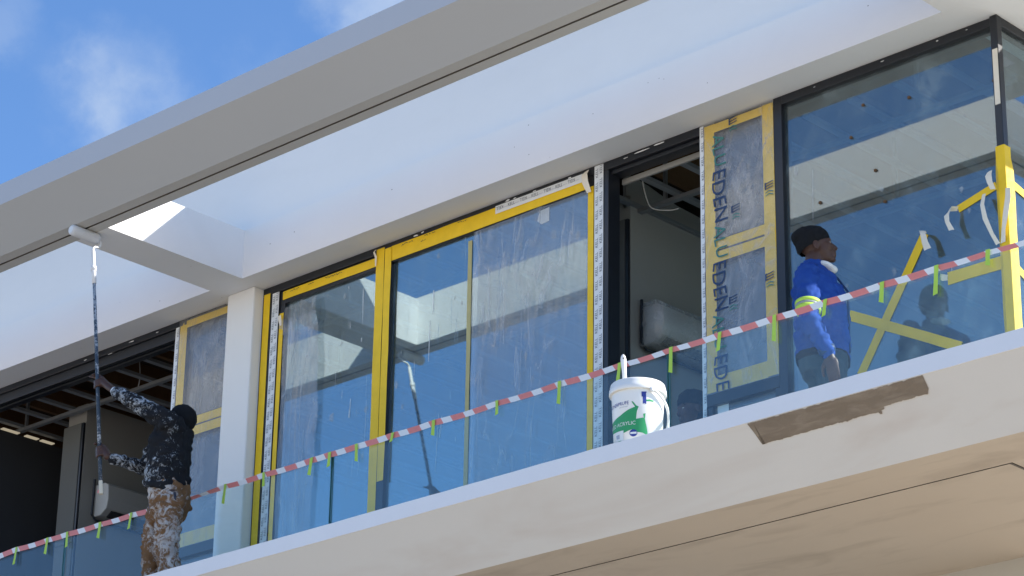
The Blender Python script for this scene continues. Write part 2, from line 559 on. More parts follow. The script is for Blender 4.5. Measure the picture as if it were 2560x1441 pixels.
def wob(x, seed, amp):
    return amp * noise.noise(Vector((x * 3.1, seed * 7.7, seed * 1.3)))

def text_mesh(body, size, extra=None):
    cu = bpy.data.curves.new('lettering_source', 'FONT')
    cu.body = body
    cu.size = size
    cu.resolution_u = 3
    if extra: extra(cu)
    ob = bpy.data.objects.new('lettering_source', cu)
    me = bpy.data.meshes.new_from_object(ob)
    v = [tuple(p.co) for p in me.vertices]
    f = [tuple(p.vertices) for p in me.polygons]
    bpy.data.objects.remove(ob)
    bpy.data.curves.remove(cu)
    bpy.data.meshes.remove(me)
    return v, f

def place_text(mb, body, size, origin, ex, ey, mi=0, width=None, bold=1.0, center=True):
    v, f = text_mesh(body, size)
    if not v: return
    x0, x1 = min(p[0] for p in v), max(p[0] for p in v)
    y0, y1 = min(p[1] for p in v), max(p[1] for p in v)
    sx = (width / (x1 - x0)) if width else 1.0
    o, ex, ey = Vector(origin), Vector(ex), Vector(ey)
    cx = (x0 + x1) / 2 if center else x0
    cyy = (y0 + y1) / 2 if center else y0
    mb.add([o + ex * ((p[0] - cx) * sx) + ey * (p[1] - cyy) for p in v], f, mi)

def Zr(z): return Z0 + z

# ------------------------------------------------------------------ setting: ground
g = MB()
g.quad([(-1500, -1500, 0), (1500, -1500, 0), (1500, 1500, 0), (-1500, 1500, 0)])
tag(g.build('ground', 'ground'), kind='structure')

# ------------------------------------------------------------------ building
BL = -16.0                                   # how far the building runs to the left
bld = thing('building', (-4.0, 3.0, 0.0), 'white plastered building with glazed upper storey and wide flat roof overhang', 'building')

def edge_run(profile, x_left, y_back, corner=0.559):
    """profile of (outset, z): front run from x_left mitred into a right-hand run to y_back"""
    return [[(x_left, -o, Zr(z)) for o, z in profile],
            [(o - corner, -o, Zr(z)) for o, z in profile],
            [(o - corner, y_back, Zr(z)) for o, z in profile]]

# roof: outer beam with thin fascia, sloped underside, drip groove in the soffit
roof = MB()
gv = 0.019
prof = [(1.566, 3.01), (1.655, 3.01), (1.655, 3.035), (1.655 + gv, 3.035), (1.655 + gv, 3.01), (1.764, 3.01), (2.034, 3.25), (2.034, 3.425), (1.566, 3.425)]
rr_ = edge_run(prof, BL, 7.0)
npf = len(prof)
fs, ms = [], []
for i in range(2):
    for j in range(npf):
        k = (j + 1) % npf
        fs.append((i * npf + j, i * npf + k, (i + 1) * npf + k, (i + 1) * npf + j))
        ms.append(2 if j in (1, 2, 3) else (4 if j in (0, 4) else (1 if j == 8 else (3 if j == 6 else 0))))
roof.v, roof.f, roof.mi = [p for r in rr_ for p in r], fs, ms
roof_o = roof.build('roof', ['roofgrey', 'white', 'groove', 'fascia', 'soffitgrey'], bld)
beams = [(-7.075, -6.697), (-13.3, -12.9)]
for x0, x1 in beams:
    MB().box(x0, x1, -1.566, -0.26, Zr(3.01), Zr(3.412)).build('cross_beam', 'white', roof_o)
cs = MB()
cs.loft([[(x, y, Zr(z)) for x, y in ((-0.206, -1.566), (1.007, -1.566), (1.007, 0.0), (0.265, 0.0), (0.265, -0.26), (-0.206, -0.26))] for z in (3.01, 3.412)])
MB().box(0.265, 1.007, 0.62, 1.04, Zr(3.01), Zr(3.412)).build('cross_beam', 'white', roof_o)
MB().box(0.265, 1.007, 3.4, 7.0, Zr(3.01), Zr(3.412)).build('cross_beam', 'white', roof_o)
cs.build('corner_soffit', 'white', roof_o)
eb = MB()
eb.loft([[(BL, -0.26, Zr(3.01)), (BL, -0.26, Zr(3.412)), (BL, 0.20, Zr(3.412)), (BL, 0.20, Zr(3.01))],
         [(0.265, -0.26, Zr(3.01)), (0.265, -0.26, Zr(3.412)), (-0.20, 0.20, Zr(3.412)), (-0.20, 0.20, Zr(3.01))],
         [(0.265, 7.0, Zr(3.01)), (0.265, 7.0, Zr(3.412)), (-0.20, 7.0, Zr(3.412)), (-0.20, 7.0, Zr(3.01))]])
eb.build('edge_beam', 'white', bld)
pp = MB()
pp.loft([[(BL, -0.16, Zr(3.412)), (BL, -0.16, Zr(4.144)), (BL, 0.06, Zr(4.144)), (BL, 0.06, Zr(3.412))],
         [(0.165, -0.16, Zr(3.412)), (0.165, -0.16, Zr(4.144)), (-0.06, 0.06, Zr(4.144)), (-0.06, 0.06, Zr(3.412))],
         [(0.165, 7.0, Zr(3.412)), (0.165, 7.0, Zr(4.144)), (-0.06, 7.0, Zr(4.144)), (-0.06, 7.0, Zr(3.412))]])
pp.build('parapet', 'white', bld)
MB().box(BL, -0.06, 0.06, 7.0, Zr(3.44), Zr(3.60)).build('roof_deck', 'deck', bld)

# small nicks and specks left in the fresh paint
random.seed(21)
nk = MB()
for i in range(26):
    x, z = random.uniform(-12, -0.3), random.uniform(3.03, 3.40)
    r = random.uniform(0.002, 0.006)
    nk.quad([(x + r * math.cos(k * 1.05) * random.uniform(.6, 1.3), -0.2615, Zr(z) + 0.7 * r * math.sin(k * 1.05)) for k in range(6)])
for i in range(20):
    x, y = random.uniform(-12, 0.9), random.uniform(-1.5, -0.02)
    if -6.69 < x < -0.21 and y < -0.27 or x < -7.08 and y < -0.27: continue
    r = random.uniform(0.002, 0.006)
    nk.quad([(x + r * math.cos(k * 1.05), y + r * math.sin(k * 1.05) * random.uniform(.6, 1.3), Zr(3.0085)) for k in range(6)])
nko = nk.build('paint_nicks', 'groove', bld, fixn=False)
nko['kind'] = 'stuff'

# balcony slab
slab = MB()
sp = [(-0.5, 0.0), (2.034, 0.0), (2.034, -0.092), (1.76, -0.412), (1.395, -0.412), (1.395, -0.392), (1.381, -0.392), (1.381, -0.412), (-0.5, -0.412)]
rings = edge_run(sp, BL, 7.0)
slab.v, slab.f, slab.mi = [], [], []
n = len(sp)
vv = [p for r in rings for p in r]
mi_for = {0: 3, 1: 1, 2: 0, 3: 2, 4: 4, 5: 4, 6: 4, 7: 2, 8: 2}
fs, ms = [], []
for i in range(2):
    for j in range(n - 1):
        fs.append((i * n + j, i * n + j + 1, (i + 1) * n + j + 1, (i + 1) * n + j))
        ms.append(mi_for[j])
slab.v, slab.f, slab.mi = vv, fs, ms
slab_o = slab.build('balcony_slab', ['chamfer', 'chamfer', 'soffit', 'screed_light', 'groove'], bld)
MB().box(BL, -0.05, 0.0, 7.0, Zr(-0.390), Zr(-0.003)).build('floor_slab', 'floor', bld)

# white painted band along the slab's edge: a skim coat 5 mm proud with a hand-cut lower edge
band = MB()
top, bot = [], []
xs = [BL + i * 0.09 for i in range(int((1.475 - BL) / 0.09) + 1)]
for x in xs:
    w = 0.0022 * noise.noise(Vector((x * 5, 3, 1))) + 0.0015 * noise.noise(Vector((x * 19, 3, 1)))
    t_ = 0.0030 * noise.noise(Vector((x * 4, 9, 1))) + 0.002 * noise.noise(Vector((x * 17, 9, 1)))
    top.append((x, Zr(0.005 + t_)))
    bot.append((x, Zr(-0.0915 + w)))
ring = [[(x, -2.034, zt), (x, -2.039, zt), (x, -2.039, bz[1]), (x, -2.034, bz[1])] for (x, zt), bz in zip(top, bot)]
band.loft(ring)
band.box(1.475, 1.480, -2.039, 7.0, Zr(-0.0915), Zr(0.005))
band.build('painted_band', 'strip', slab_o)
# bare patch where the coat is missing on the sloped face (3 mm thick, ragged outline)
def on_chamfer(x, t, lift=0.003):
    d = Vector((0, 0.274, -0.320))
    nrm = Vector((0, -0.320, -0.274)).normalized()
    return Vector((x, -2.034, Zr(-0.092))) + d * t + nrm * lift
pt = MB()
NP = 240
upper, lower = [], []
for i in range(NP + 1):
    k = i / NP
    x = -0.375 + 1.125 * k
    lt = 0.315 - 0.02 * k + 0.020 * noise.noise(Vector((k * 9, 2, 2))) + 0.014 * noise.noise(Vector((k * 33, 2, 2))) + 0.010 * noise.noise(Vector((k * 120, 2, 2)))
    if k > 0.72: lt -= 0.05
    if 0.70 < k < 0.74: lt += 0.03
    if k > 0.9: lt += 0.0
    ut = 0.004 + 0.03 * max(0, noise.noise(Vector((k * 25, 5, 2))) - 0.2) + 0.012 * max(0, noise.noise(Vector((k * 110, 5, 2))))
    lt = ut + (lt - ut) * min(1.0, 0.55 + k * 40, 0.75 + (1 - k) * 30)
    if i == 0: lt *= 0.97
    skew = 0.03 * noise.noise(Vector((k * 40, 1, 1)))
    upper.append(on_chamfer(x, ut))
    lower.append(on_chamfer(x + (0.02 if k < .03 else 0) + 0.012 * noise.noise(Vector((k * 50, 8, 1))), lt))
for i in range(NP):
    pt.add([upper[i], lower[i], lower[i + 1], upper[i + 1]], [(0, 1, 2, 3)])
pt.build('bare_patch', 'patch', slab_o)
# crumbled groove end in the slab soffit at the corner
gr = MB()
gr.box(0.815, 0.83, -1.39, -1.2, Zr(-0.4135), Zr(-0.4122))
gr.build('groove_chip', 'groove', slab_o)

# lower storey
lw = MB()
lw.box(BL, 0.0, 0.07, 0.30, 0.0, Zr(-0.395))
lw.box(-0.24, 0.0, 0.30, 7.0, 0.0, Zr(-0.395))
lw.build('lower_wall', 'lower', bld)
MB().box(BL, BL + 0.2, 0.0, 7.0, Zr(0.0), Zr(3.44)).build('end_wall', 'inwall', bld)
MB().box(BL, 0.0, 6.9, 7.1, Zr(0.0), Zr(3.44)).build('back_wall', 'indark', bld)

# column between the windows
MB().box(-7.052, -6.740, -0.097, 0.35, Zr(0.0), Zr(3.01)).build('column', 'white', bld, bevel=0.012)

# interior partitions
for (x0, x1, yf) in ((-10.05, -9.80, 0.67), (-3.66, -3.40, 0.48)):
    w = MB()
    w.box(x0, x1, yf + 0.02, 6.9, Zr(0.0), Zr(2.98))
    po = w.build('partition', 'inwall', bld)
    e = MB()
    e.box(x0 - 0.02, x1 - 0.03, yf - 0.01, yf + 0.02, Zr(0.0), Zr(1.72))
    e.box(x0 - 0.02, x1 - 0.03, yf - 0.01, yf + 0.02, Zr(1.726), Zr(2.80))
    e.build('facing_board', 'inboard', po)
    MB().box(x1 - 0.03, x1 - 0.004, yf - 0.004, yf + 0.018, Zr(0.0), Zr(2.80)).build('gap_shade_strip', 'black', po)  # black strip put in for the shade between board and wall
# ragged upper board above the second partition
rb = MB()
prof2 = [(0.5, 2.90)]
for i in range(22):
    prof2.append((0.5 + i * 0.12, 3.17 + 0.06 * noise.noise(Vector((i * 0.9, 4, 4))) - 0.012 * i))
prof2.append((0.5 + 21 * 0.12, 2.90))
rb.loft([[(x, y, Zr(z)) for y, z in prof2] for x in (-3.47, -3.44)])
rb.build('torn_board', 'inwall', bld)

# suspended ceiling grid and roof joists
grid = MB().box(BL, -0.3, 6.6, 6.64, Zr(2.90), Zr(2.94)).build('ceiling_grid', 'steel', bld)
xg = -3.036
k0 = [xg + 0.36 * i for i in range(-22, 8)]
for x in k0:
    MB().box(x - 0.026, x + 0.026, 0.18, 4.2, Zr(2.905), Zr(2.932)).build('ceiling_channel', 'steel', grid)
for y in (0.60, 1.75, 2.9):
    MB().box(BL + 0.3, -0.25, y - 0.022, y + 0.022, Zr(2.876), Zr(2.905)).build('ceiling_channel', 'steel', grid)
for i, x in enumerate([-11.9, -10.55, -9.1, -8.15, -7.75, -5.9, -4.6, -3.16, -2.0, -1.0]):
    y = 0.60 if i % 2 else 1.75
    MB().box(x - 0.012, x + 0.012, y - 0.012, y + 0.012, Zr(2.905), Zr(3.44)).build('hanger', 'steel', grid)
for i in range(17):
    x = -15.2 + i * 0.92
    MB().box(x - 0.022, x + 0.022, 0.2, 6.8, Zr(3.13), Zr(3.44)).build('joist', 'timber', bld)
MB().box(-10.72, -10.62, 0.35, 6.5, Zr(0.0), Zr(2.845)).build('dark_partition', 'indark', bld)
for y0_, y1_ in ((0.40, 0.58), (0.655, 0.79), (0.825, 0.96)):
    MB().box(-10.65, -10.605, y0_, y1_, Zr(2.858), Zr(2.866)).build('glowing_strip', 'glow', bld)  # weakly emissive strips in the slits above the dark partition

# ------------------------------------------------------------------ windows
def frame_box(parent, name, x0, x1, z0, z1, y0=0.0, y1=0.12, mat='black', bevel=0.003):
    return MB().box(x0, x1, y0, y1, Zr(z0), Zr(z1)).build(name, mat, parent, bevel=bevel)

def part_empty(name, loc):
    o = bpy.data.objects.new(name, None)
    o.empty_display_size = 0.1
    o.parent = bld
    o.location = Vector(loc) - ROOT[bld.name]
    col.objects.link(o)
    ROOT[o.name] = Vector(loc)
    return o

# left sliding window, standing open
w1 = part_empty('window', (-9.5, 0.0, Z0))
frame_box(w1, 'head_frame', -12.9, -7.19, 2.955, 3.008, 0.0, 0.05)
frame_box(w1, 'head_track', -12.9, -7.75, 2.872, 2.953, 0.02, 0.055)
frame_box(w1, 'head_track', -12.9, -7.75, 2.862, 2.953, 0.075, 0.14)
frame_box(w1, 'jamb', -7.79, -7.735, 0.0, 2.953, 0.002, 0.11)
frame_box(w1, 'jamb', -12.95, -12.9, 0.0, 3.008)
# the narrow fixed light beside it
def fixed_light(name, x0, x1):
    w = part_empty(name, (x0, 0.0, Z0))
    frame_box(w, 'stile', x0, x0 + 0.085, 1.075, 2.953, 0.004, 0.09)
    frame_box(w, 'stile', x1 - 0.095, x1, 1.075, 2.953, 0.004, 0.09)
    frame_box(w, 'top_rail', x0 + 0.085, x1 - 0.095, 2.93, 3.0, 0.004, 0.09)
    frame_box(w, 'middle_rail', x0 + 0.085, x1 - 0.095, 1.985, 2.15, 0.004, 0.09)
    frame_box(w, 'bottom_rail', x0 + 0.085, x1 - 0.095, 1.075, 1.195, 0.004, 0.09)
    frame_box(w, 'transom', x0 - 0.0, x1, 1.0, 1.073, -0.004, 0.11)
    frame_box(w, 'stile', x0, x0 + 0.04, 0.0, 0.998, 0.004, 0.10)
    frame_box(w, 'stile', x1 - 0.04, x1, 0.0, 0.998, 0.004, 0.10)
    for za, zb in ((1.195, 1.985), (2.15, 2.93)):
        MB().box(x0 + 0.085, x1 - 0.095, 0.035, 0.041, Zr(za), Zr(zb)).build('pane', 'glass_n', w)
    MB().box(x0 + 0.04, x1 - 0.04, 0.035, 0.041, Zr(0.0), Zr(0.998)).build('pane', 'glass_n', w)
    return w
fixed_light('fixed_window', -7.735, -7.06)
fixed_light('fixed_window', -2.312, -1.722)

# middle sliding window
w2 = part_empty('window', (-5.0, 0.0, Z0))
frame_box(w2, 'head_frame', -6.74, -2.345, 2.945, 3.008, 0.0, 0.06)
frame_box(w2, 'head_track', -3.165, -2.345, 2.915, 2.943, 0.03, 0.13)
frame_box(w2, 'lintel_trim', -3.165, -2.345, 2.872, 2.913, 0.14, 0.16, 'inwall')
frame_box(w2, 'jamb', -6.74, -6.64, 0.0, 2.943, 0.0, 0.12)
frame_box(w2, 'jamb', -6.64, -6.555, 0.0, 2.943, 0.008, 0.12)
frame_box(w2, 'stile', -6.555, -6.497, 0.0, 2.943, 0.016, 0.08)
frame_box(w2, 'top_rail', -6.497, -5.47, 2.835, 2.943, 0.016, 0.08)
frame_box(w2, 'stile', -5.468, -5.315, 0.0, 2.943, 0.0, 0.08)
frame_box(w2, 'top_rail', -5.315, -3.36, 2.845, 2.943, 0.004, 0.08)
frame_box(w2, 'stile', -3.36, -3.205, 0.0, 2.943, 0.004, 0.08)
frame_box(w2, 'jamb', -3.205, -3.165, 0.0, 2.943, 0.0, 0.12)
frame_box(w2, 'inner_stile', -4.545, -4.49, 0.0, 2.85, 0.065, 0.10)
frame_box(w2, 'jamb', -2.345, -2.314, 0.0, 3.0, 0.0, 0.12)
MB().box(-6.497, -5.468, 0.040, 0.046, Zr(0.0), Zr(2.835)).build('pane', 'glass_w', w2)
MB().box(-5.315, -3.36, 0.030, 0.036, Zr(0.0), Zr(2.845)).build('pane', 'glass_w', w2)

# corner window
w3 = part_empty('corner_window', (0.0, 0.0, Z0))
frame_box(w3, 'jamb', -1.722, -1.655, 0.0, 3.008, -0.004, 0.10)
frame_box(w3, 'head_frame', -1.655, -0.022, 2.948, 3.008, -0.004, 0.10)
MB().box(-0.022, 0.030, -0.022, 0.030, Zr(0.0), Zr(3.0085)).build('corner_mullion', 'black', w3, bevel=0.004)
MB().box(-0.06, 0.028, 0.030, 4.8, Zr(2.948), Zr(3.008)).build('head_frame', 'black', w3, bevel=0.003)
MB().box(-0.06, 0.028, 4.8, 6.9, Zr(0), Zr(3.008)).build('side_wall', 'white', w3)
MB().box(-1.655, -0.022, 0.030, 0.036, Zr(0.0), Zr(2.948)).build('pane', 'glass_clean', w3)
MB().box(0.000, 0.006, 0.030, 4.8, Zr(0.0), Zr(2.948)).build('pane', 'glass_clean', w3)

# flecks of filler and paint left on the black frames
for i, (x, z, L, h) in enumerate([(-8.95, 2.972, .05, .010), (-8.35, 2.982, .09, .011), (-8.02, 2.980, .04, .009), (-8.62, 2.945, .07, .006),
                                  (-5.05, 2.982, .05, .013), (-4.98, 2.988, .03, .012), (-4.12, 2.990, .045, .016), (-4.05, 2.986, .03, .010),
                                  (-3.86, 2.985, .04, .010), (-3.52, 2.985, .035, .012), (-2.86, 2.985, .16, .010), (-2.70, 2.992, .10, .012), (-3.0, 2.978, .05, .006),
                                  (-0.84, 2.985, .03, .008), (-0.42, 2.984, .02, .008), (-0.20, 2.985, .018, .006), (-1.38, 2.982, .02, .006)]):
    f = MB()
    pts = []
    for k in range(9):
        a = 2 * math.pi * k / 9
        rr = 0.65 + 0.5 * random.random()
        pts.append((x + L / 2 * rr * math.cos(a), -0.0062, Zr(z) + h / 2 * rr * math.sin(a)))
    f.quad(pts)
    f.build('paint_fleck', 'paintwhite', w2 if -6.7 < x < -2.3 else (w1 if x < -6.7 else w3))

# dried paint drips and smears on the panes
def drips(parent, x0, x1, z0, z1, y, n, seed, smear=0):
    random.seed(seed)
    m = MB()
    for i in range(n):
        x = random.uniform(x0, x1)
        zt = random.uniform(z0 + 0.3, z1)
        L = random.choice((0.03, 0.05, 0.08, 0.14, 0.22, 0.35)) * random.uniform(0.7, 1.3)
        w = random.choice((0.0010, 0.0016, 0.0022, 0.0050)) * random.uniform(0.7, 1.2)
        lean = random.uniform(-0.06, 0.06)
        rows = []
        for k in range(5):
            t = k / 4
            ww = w * (0.5 + 0.9 * math.sin(math.pi * (0.15 + 0.8 * t))) * random.uniform(0.6, 1.2)
            rows.append([(x + lean * L * t - ww, y, Zr(zt - L * t)), (x + lean * L * t + ww, y, Zr(zt - L * t))])
        m.loft(rows, False, 0, False)
    for i in range(smear):
        x, z = random.uniform(x0, x1), random.uniform(z0 + 0.4, z1)
        r = random.uniform(0.008, 0.026)
        pts = []
        for k in range(10):
            a = 2 * math.pi * k / 10
            q = r * random.uniform(0.6, 1.2)
            pts.append((x + q * math.cos(a), y - 0.0006, Zr(z + 1.5 * q * math.sin(a))))
        m.quad(pts, 1)
    o = m.build('paint_drips', ['drip', 'smear'], parent, fixn=False)
    o['kind'] = 'stuff'
drips(w2, -6.25, -5.50, 1.0, 2.80, 0.0385, 24, 11, 6)
drips(w2, -5.28, -4.50, 1.0, 2.80, 0.0285, 9, 12, 5)
drips(w2, -4.45, -3.40, 1.0, 2.80, 0.0285, 6, 13, 18)
drips(w3, -1.60, -0.08, 1.0, 2.90, 0.0285, 3, 14, 8)

# ------------------------------------------------------------------ glass balustrade
bal = thing('glass_balustrade', (-4.0, -1.02, Z0), 'clear frameless glass balustrade along the balcony behind the barrier tape', 'balustrade')
joints = [-13.47, -10.555, -7.643, -4.734, -1.772, 1.16]
for a, b in zip(joints[:-1], joints[1:]):
    MB().box(a + 0.007, b - 0.007, -1.026, -1.014, Zr(0.0), Zr(0.955)).build('glass_panel', 'glass_b', bal)
    for xe in (a + 0.0072, b - 0.0072):
        MB().box(xe - 0.003, xe + 0.003, -1.0255, -1.0145, Zr(0.0), Zr(0.954)).build('polished_edge', 'glass_edge', bal)
MB().box(1.154, 1.166, -1.010, 3.0, Zr(0.0), Zr(0.955)).build('glass_panel', 'glass_b', bal)
MB().box(-13.47, 1.19, -1.05, -0.99, Zr(0.0), Zr(0.05)).build('base_channel', 'steel', bal)

# barrier tape
tabs = [(-8.23, .113), (-7.85, .102), (-7.61, .111), (-7.22, .088), (-6.86, .102), (-5.82, .105), (-5.42, .088), (-4.93, .093), (-4.75, .086), (-4.49, .1), (-4.14, .045), (-3.76, .078), (-3.19, .081), (-2.65, .133), (-2.15, .10), (-1.74, .154), (-1.36, .101), (-0.95, .124), (-0.58, .091), (-0.18, .091), (0.19, .158), (0.53, .07)]
TABX = [-13.4] + [t_[0] for t_ in tabs] + [1.1]
bt = MB()
def tape_z(x):
    z = 0.956 + 0.006 * noise.noise(Vector((x * 0.9, 1, 1)))
    if x < -6.2: z += 0.012 * min(1.0, (-6.2 - x) / 2.0)
    for a, b in zip(TABX[:-1], TABX[1:]):                 # it sags a little between the tabs
        if a <= x <= b:
            u = (x - a) / (b - a)
            z -= 0.014 * (b - a) * 4 * u * (1 - u)
    return z
x = -13.4
red = True
twist = lambda x: math.exp(-((x + 6.12) / 0.22) ** 2)
while x < 1.10:
    L = 0.115 if red else 0.085
    nseg = 3
    for k in range(nseg):
        xa, xb = x + L * k / nseg, x + L * (k + 1) / nseg
        pts = []
        for xx, top in ((xa, False), (xb, False), (xb, True), (xa, True)):
            h = 0.0215 * (1 - 0.62 * twist(xx) - 0.35 * abs(noise.noise(Vector((xx * 0.8, 8, 3)))))
            yy = -1.031 - 0.004 * abs(noise.noise(Vector((xx * 2.0, 5, 5)))) - (0.018 * twist(xx) if top else 0)
            sl = 0.014 if top else -0.014
            pts.append((xx + (-sl), yy, Zr(tape_z(xx) + (h if top else -h))))
        bt.quad(pts, 0 if red else 1)
    x += L
    red = not red
bto = bt.build('barrier_tape', ['red', 'wtape'], None, (-6.0, -1.03, Zr(0.95)))
tag(bto, 'red and white striped barrier tape strung along the top of the glass balustrade', 'barrier tape')
ordn = ['first', 'second', 'third', 'fourth', 'fifth', 'sixth', 'seventh', 'eighth', 'ninth', 'tenth', 'eleventh', 'eleventh', 'tenth', 'ninth', 'eighth', 'seventh', 'sixth', 'fifth', 'fourth', 'third', 'second', 'first']
for i, (tx, L) in enumerate(tabs):
    m = MB()
    w = 0.0115 + 0.004 * random.random()
    lean = random.uniform(-0.012, 0.016)
    zt = tape_z(tx) + 0.018
    rows = []
    for k in range(6):
        t = k / 5
        zz = zt - (L * random.uniform(0.85, 1.05) + 0.03) * t
        rows.append([(tx - w + lean * t, -1.0375 - 0.010 * t * t, Zr(zz)), (tx + w + lean * t, -1.0375 - 0.006 * t, Zr(zz - (0.012 * t if i % 2 else -0.008 * t)))])
    m.loft(rows, False, 0, False)
    o = m.build('tape_tab', 'lime', None, (tx, -1.04, Zr(zt)))
    side = 'left' if i < 11 else 'right'
    extra = {5: ' end, right of the painter', 14: ' end, behind the brush', 18: " end, across the blue jacket", 20: ' end, longest near the corner'}.get(i, ' end')
    tag(o, 'lime tab on the barrier tape, %s from its %s%s' % (ordn[i], side, extra), 'tape tab', 'lime tabs hanging from the barrier tape')

# ------------------------------------------------------------------ masking tape, printed tape, film
def strip(name, p0, p1, width, y, mat, label, cat, seed=1, n=24, edge=0.002, wave=0.0012, group=None):
    """thin tape in the facade plane from p0 to p1 (x, z), hand-laid edges"""
    p0, p1 = Vector(p0), Vector(p1)
    d = (p1 - p0)
    L = d.length
    d.normalize()
    nn = Vector((-d.y, d.x))
    rows = []
    for i in range(n + 1):
        t = i / n
        c = p0 + d * (L * t)
        w1_ = width / 2 + wob(t * L, seed, edge)
        w2_ = width / 2 + wob(t * L, seed + 5, edge)
        yy = y - abs(wob(t * L * 2, seed + 9, wave))
        a = c + nn * w1_
        b = c - nn * w2_
        rows.append([(a.x, yy, Zr(a.y)), (c.x, yy - abs(wob(t * L * 3, seed + 11, wave)), Zr(c.y)), (b.x, yy, Zr(b.y))])
    m = MB()
    m.loft(rows, False, 0, False)
    o = m.build(name, mat, None, (p0.x, y, Zr(p0.y)))
    return tag(o, label, cat, group)

YG = 'strips of yellow masking tape on the windows'
KG = 'strips of white printed tape on the window frames'
T = lambda *a, **k: strip('masking_tape', *a, group=YG, **k)
T((-6.688, 2.955), (-6.688, 0.02), 0.072, -0.004, 'yellow', 'long yellow tape down the black frame, nearest the white column', 'tape', seed=3)
T((-6.526, 2.76), (-6.526, 0.02), 0.046, 0.012, 'yellow', 'narrow yellow tape down the left edge of the middle window', 'tape', seed=4)
tA = T((-6.522, 2.902), (-5.474, 2.896), 0.070, 0.012, 'yellow', 'yellow tape with black handwriting across the top of the narrower pane', 'tape', seed=5)
T((-5.424, 2.985), (-5.424, 0.02), 0.085, -0.004, 'yellow', 'wide yellow tape down the mullion between the two panes, left strip', 'tape', seed=6, edge=0.004)
T((-5.340, 2.965), (-5.340, 1.15), 0.070, -0.007, 'yellow', 'yellow tape down the mullion between the two panes, right strip', 'tape', seed=7, edge=0.006)
tB = T((-5.31, 2.912), (-3.375, 2.912), 0.118, -0.002, 'yellow', 'wide yellow tape with handwriting across the top of the larger pane', 'tape', seed=8, edge=0.004)
T((-3.325, 2.86), (-3.325, 0.02), 0.052, -0.002, 'yellow', 'yellow tape down the right edge of the larger pane', 'tape', seed=9)
T((-4.517, 2.80), (-4.507, 0.02), 0.040, 0.0265, 'yellow_dull', 'yellow tape, dulled in colour as if behind glass, down the middle of the larger pane', 'tape', seed=10)
# fixed-light borders
for (x0, x1, who) in ((-7.735, -7.06, 'behind the painter'), (-2.312, -1.722, 'left of the man in blue')):
    cxm = (x0 + x1) / 2
    s0 = 20 if x0 < -5 else 30
    T((x0 + 0.045, 2.99), (x0 + 0.045, 1.09), 0.086, 0.0005, 'yellow', 'yellow border tape down the left of the narrow window ' + who, 'tape', seed=s0 + 1)
    T((x1 - 0.05, 2.99), (x1 - 0.05, 1.09), 0.092, 0.0005, 'yellow', 'yellow border tape down the right of the narrow window ' + who, 'tape', seed=s0 + 2)
    T((x0 + 0.08, 2.955), (x1 - 0.09, 2.955), 0.060, -0.001, 'yellow', 'yellow border tape along the top of the narrow window ' + who, 'tape', seed=s0 + 3)
    T((x0 + 0.08, 2.105), (x1 - 0.09, 2.105), 0.070, -0.001, 'yellow', 'upper yellow tape across the middle of the narrow window ' + who, 'tape', seed=s0 + 4)
    T((x0 + 0.08, 2.020), (x1 - 0.09, 2.020), 0.074, -0.001, 'yellow', 'lower yellow tape across the middle of the narrow window ' + who, 'tape', seed=s0 + 5)
    T((x0 + 0.08, 1.14), (x1 - 0.09, 1.14), 0.11, -0.001, 'yellow', 'yellow border tape along the bottom of the narrow window ' + who, 'tape', seed=s0 + 6)
# tapes on the corner glazing
T((-0.600, 1.735), (-1.118, 0.94), 0.062, 0.026, 'yellow', 'yellow tape slanting up to the right in the cross on the corner glass', 'tape', seed=41, edge=0.003)
T((-1.190, 1.352), (-0.380, 0.938), 0.064, 0.023, 'yellow', 'yellow tape slanting down to the right in the cross on the corner glass', 'tape', seed=42, edge=0.003)
T((-0.350, 1.825), (-0.070, 1.900), 0.052, 0.026, 'yellow', 'short yellow tape sloping up to the corner with its loose end curled', 'tape', seed=43)
T((-0.450, 1.395), (-0.030, 1.395), 0.085, 0.026, 'yellow', 'short wide level yellow tape reaching left from the corner', 'tape', seed=44, edge=0.006)
cw = MB()
rows = []
for i in range(30):
    t = i / 29
    z = 2.125 * (1 - t) + 0.02 * t
    wl_ = (0.012 if z > 1.99 else 0.052) + wob(t * 3, 50, 0.010)
    wr_ = (0.010 if z > 2.0 else 0.030) + wob(t * 3, 55, 0.008)
    rows.append([(-0.022 - wl_ * 0.9, 0.024 if z < 1.99 else -0.020, Zr(z)), (-0.024, -0.020, Zr(z)), (-0.022, -0.0245, Zr(z)), (0.030, -0.0245, Zr(z)), (0.0325, -0.022, Zr(z)), (0.0325, 0.028, Zr(z)), (0.034, 0.03 + wr_, Zr(z))])
cw.loft(rows, False, 0, False)
tag(cw.build('masking_tape', 'yellow', None, (0, 0, Zr(1.0))), 'broad yellow tape wrapped down the corner mullion', 'tape', YG)
def xstrip(p0, p1, width, label, seed):
    rows = []
    p0, p1 = Vector(p0), Vector(p1)
    for i in range(13):
        c = p0.lerp(p1, i / 12)
        rows.append([(0.012 + 0.002 * (i % 2), c.x, Zr(c.y + width / 2 + wob(i * .1, seed, .003))), (0.012, c.x, Zr(c.y - width / 2))])
    m = MB()
    m.loft(rows, False, 0, False)
    return tag(m.build('masking_tape', 'yellow', None, (0.012, p0.x, Zr(p0.y))), label, 'tape', YG)
xstrip((0.06, 1.905), (0.9, 1.74), 0.055, 'upper yellow tape on the right-hand corner pane', 61)
xstrip((0.06, 1.360), (0.6, 1.16), 0.055, 'lower yellow tape on the right-hand corner pane', 62)
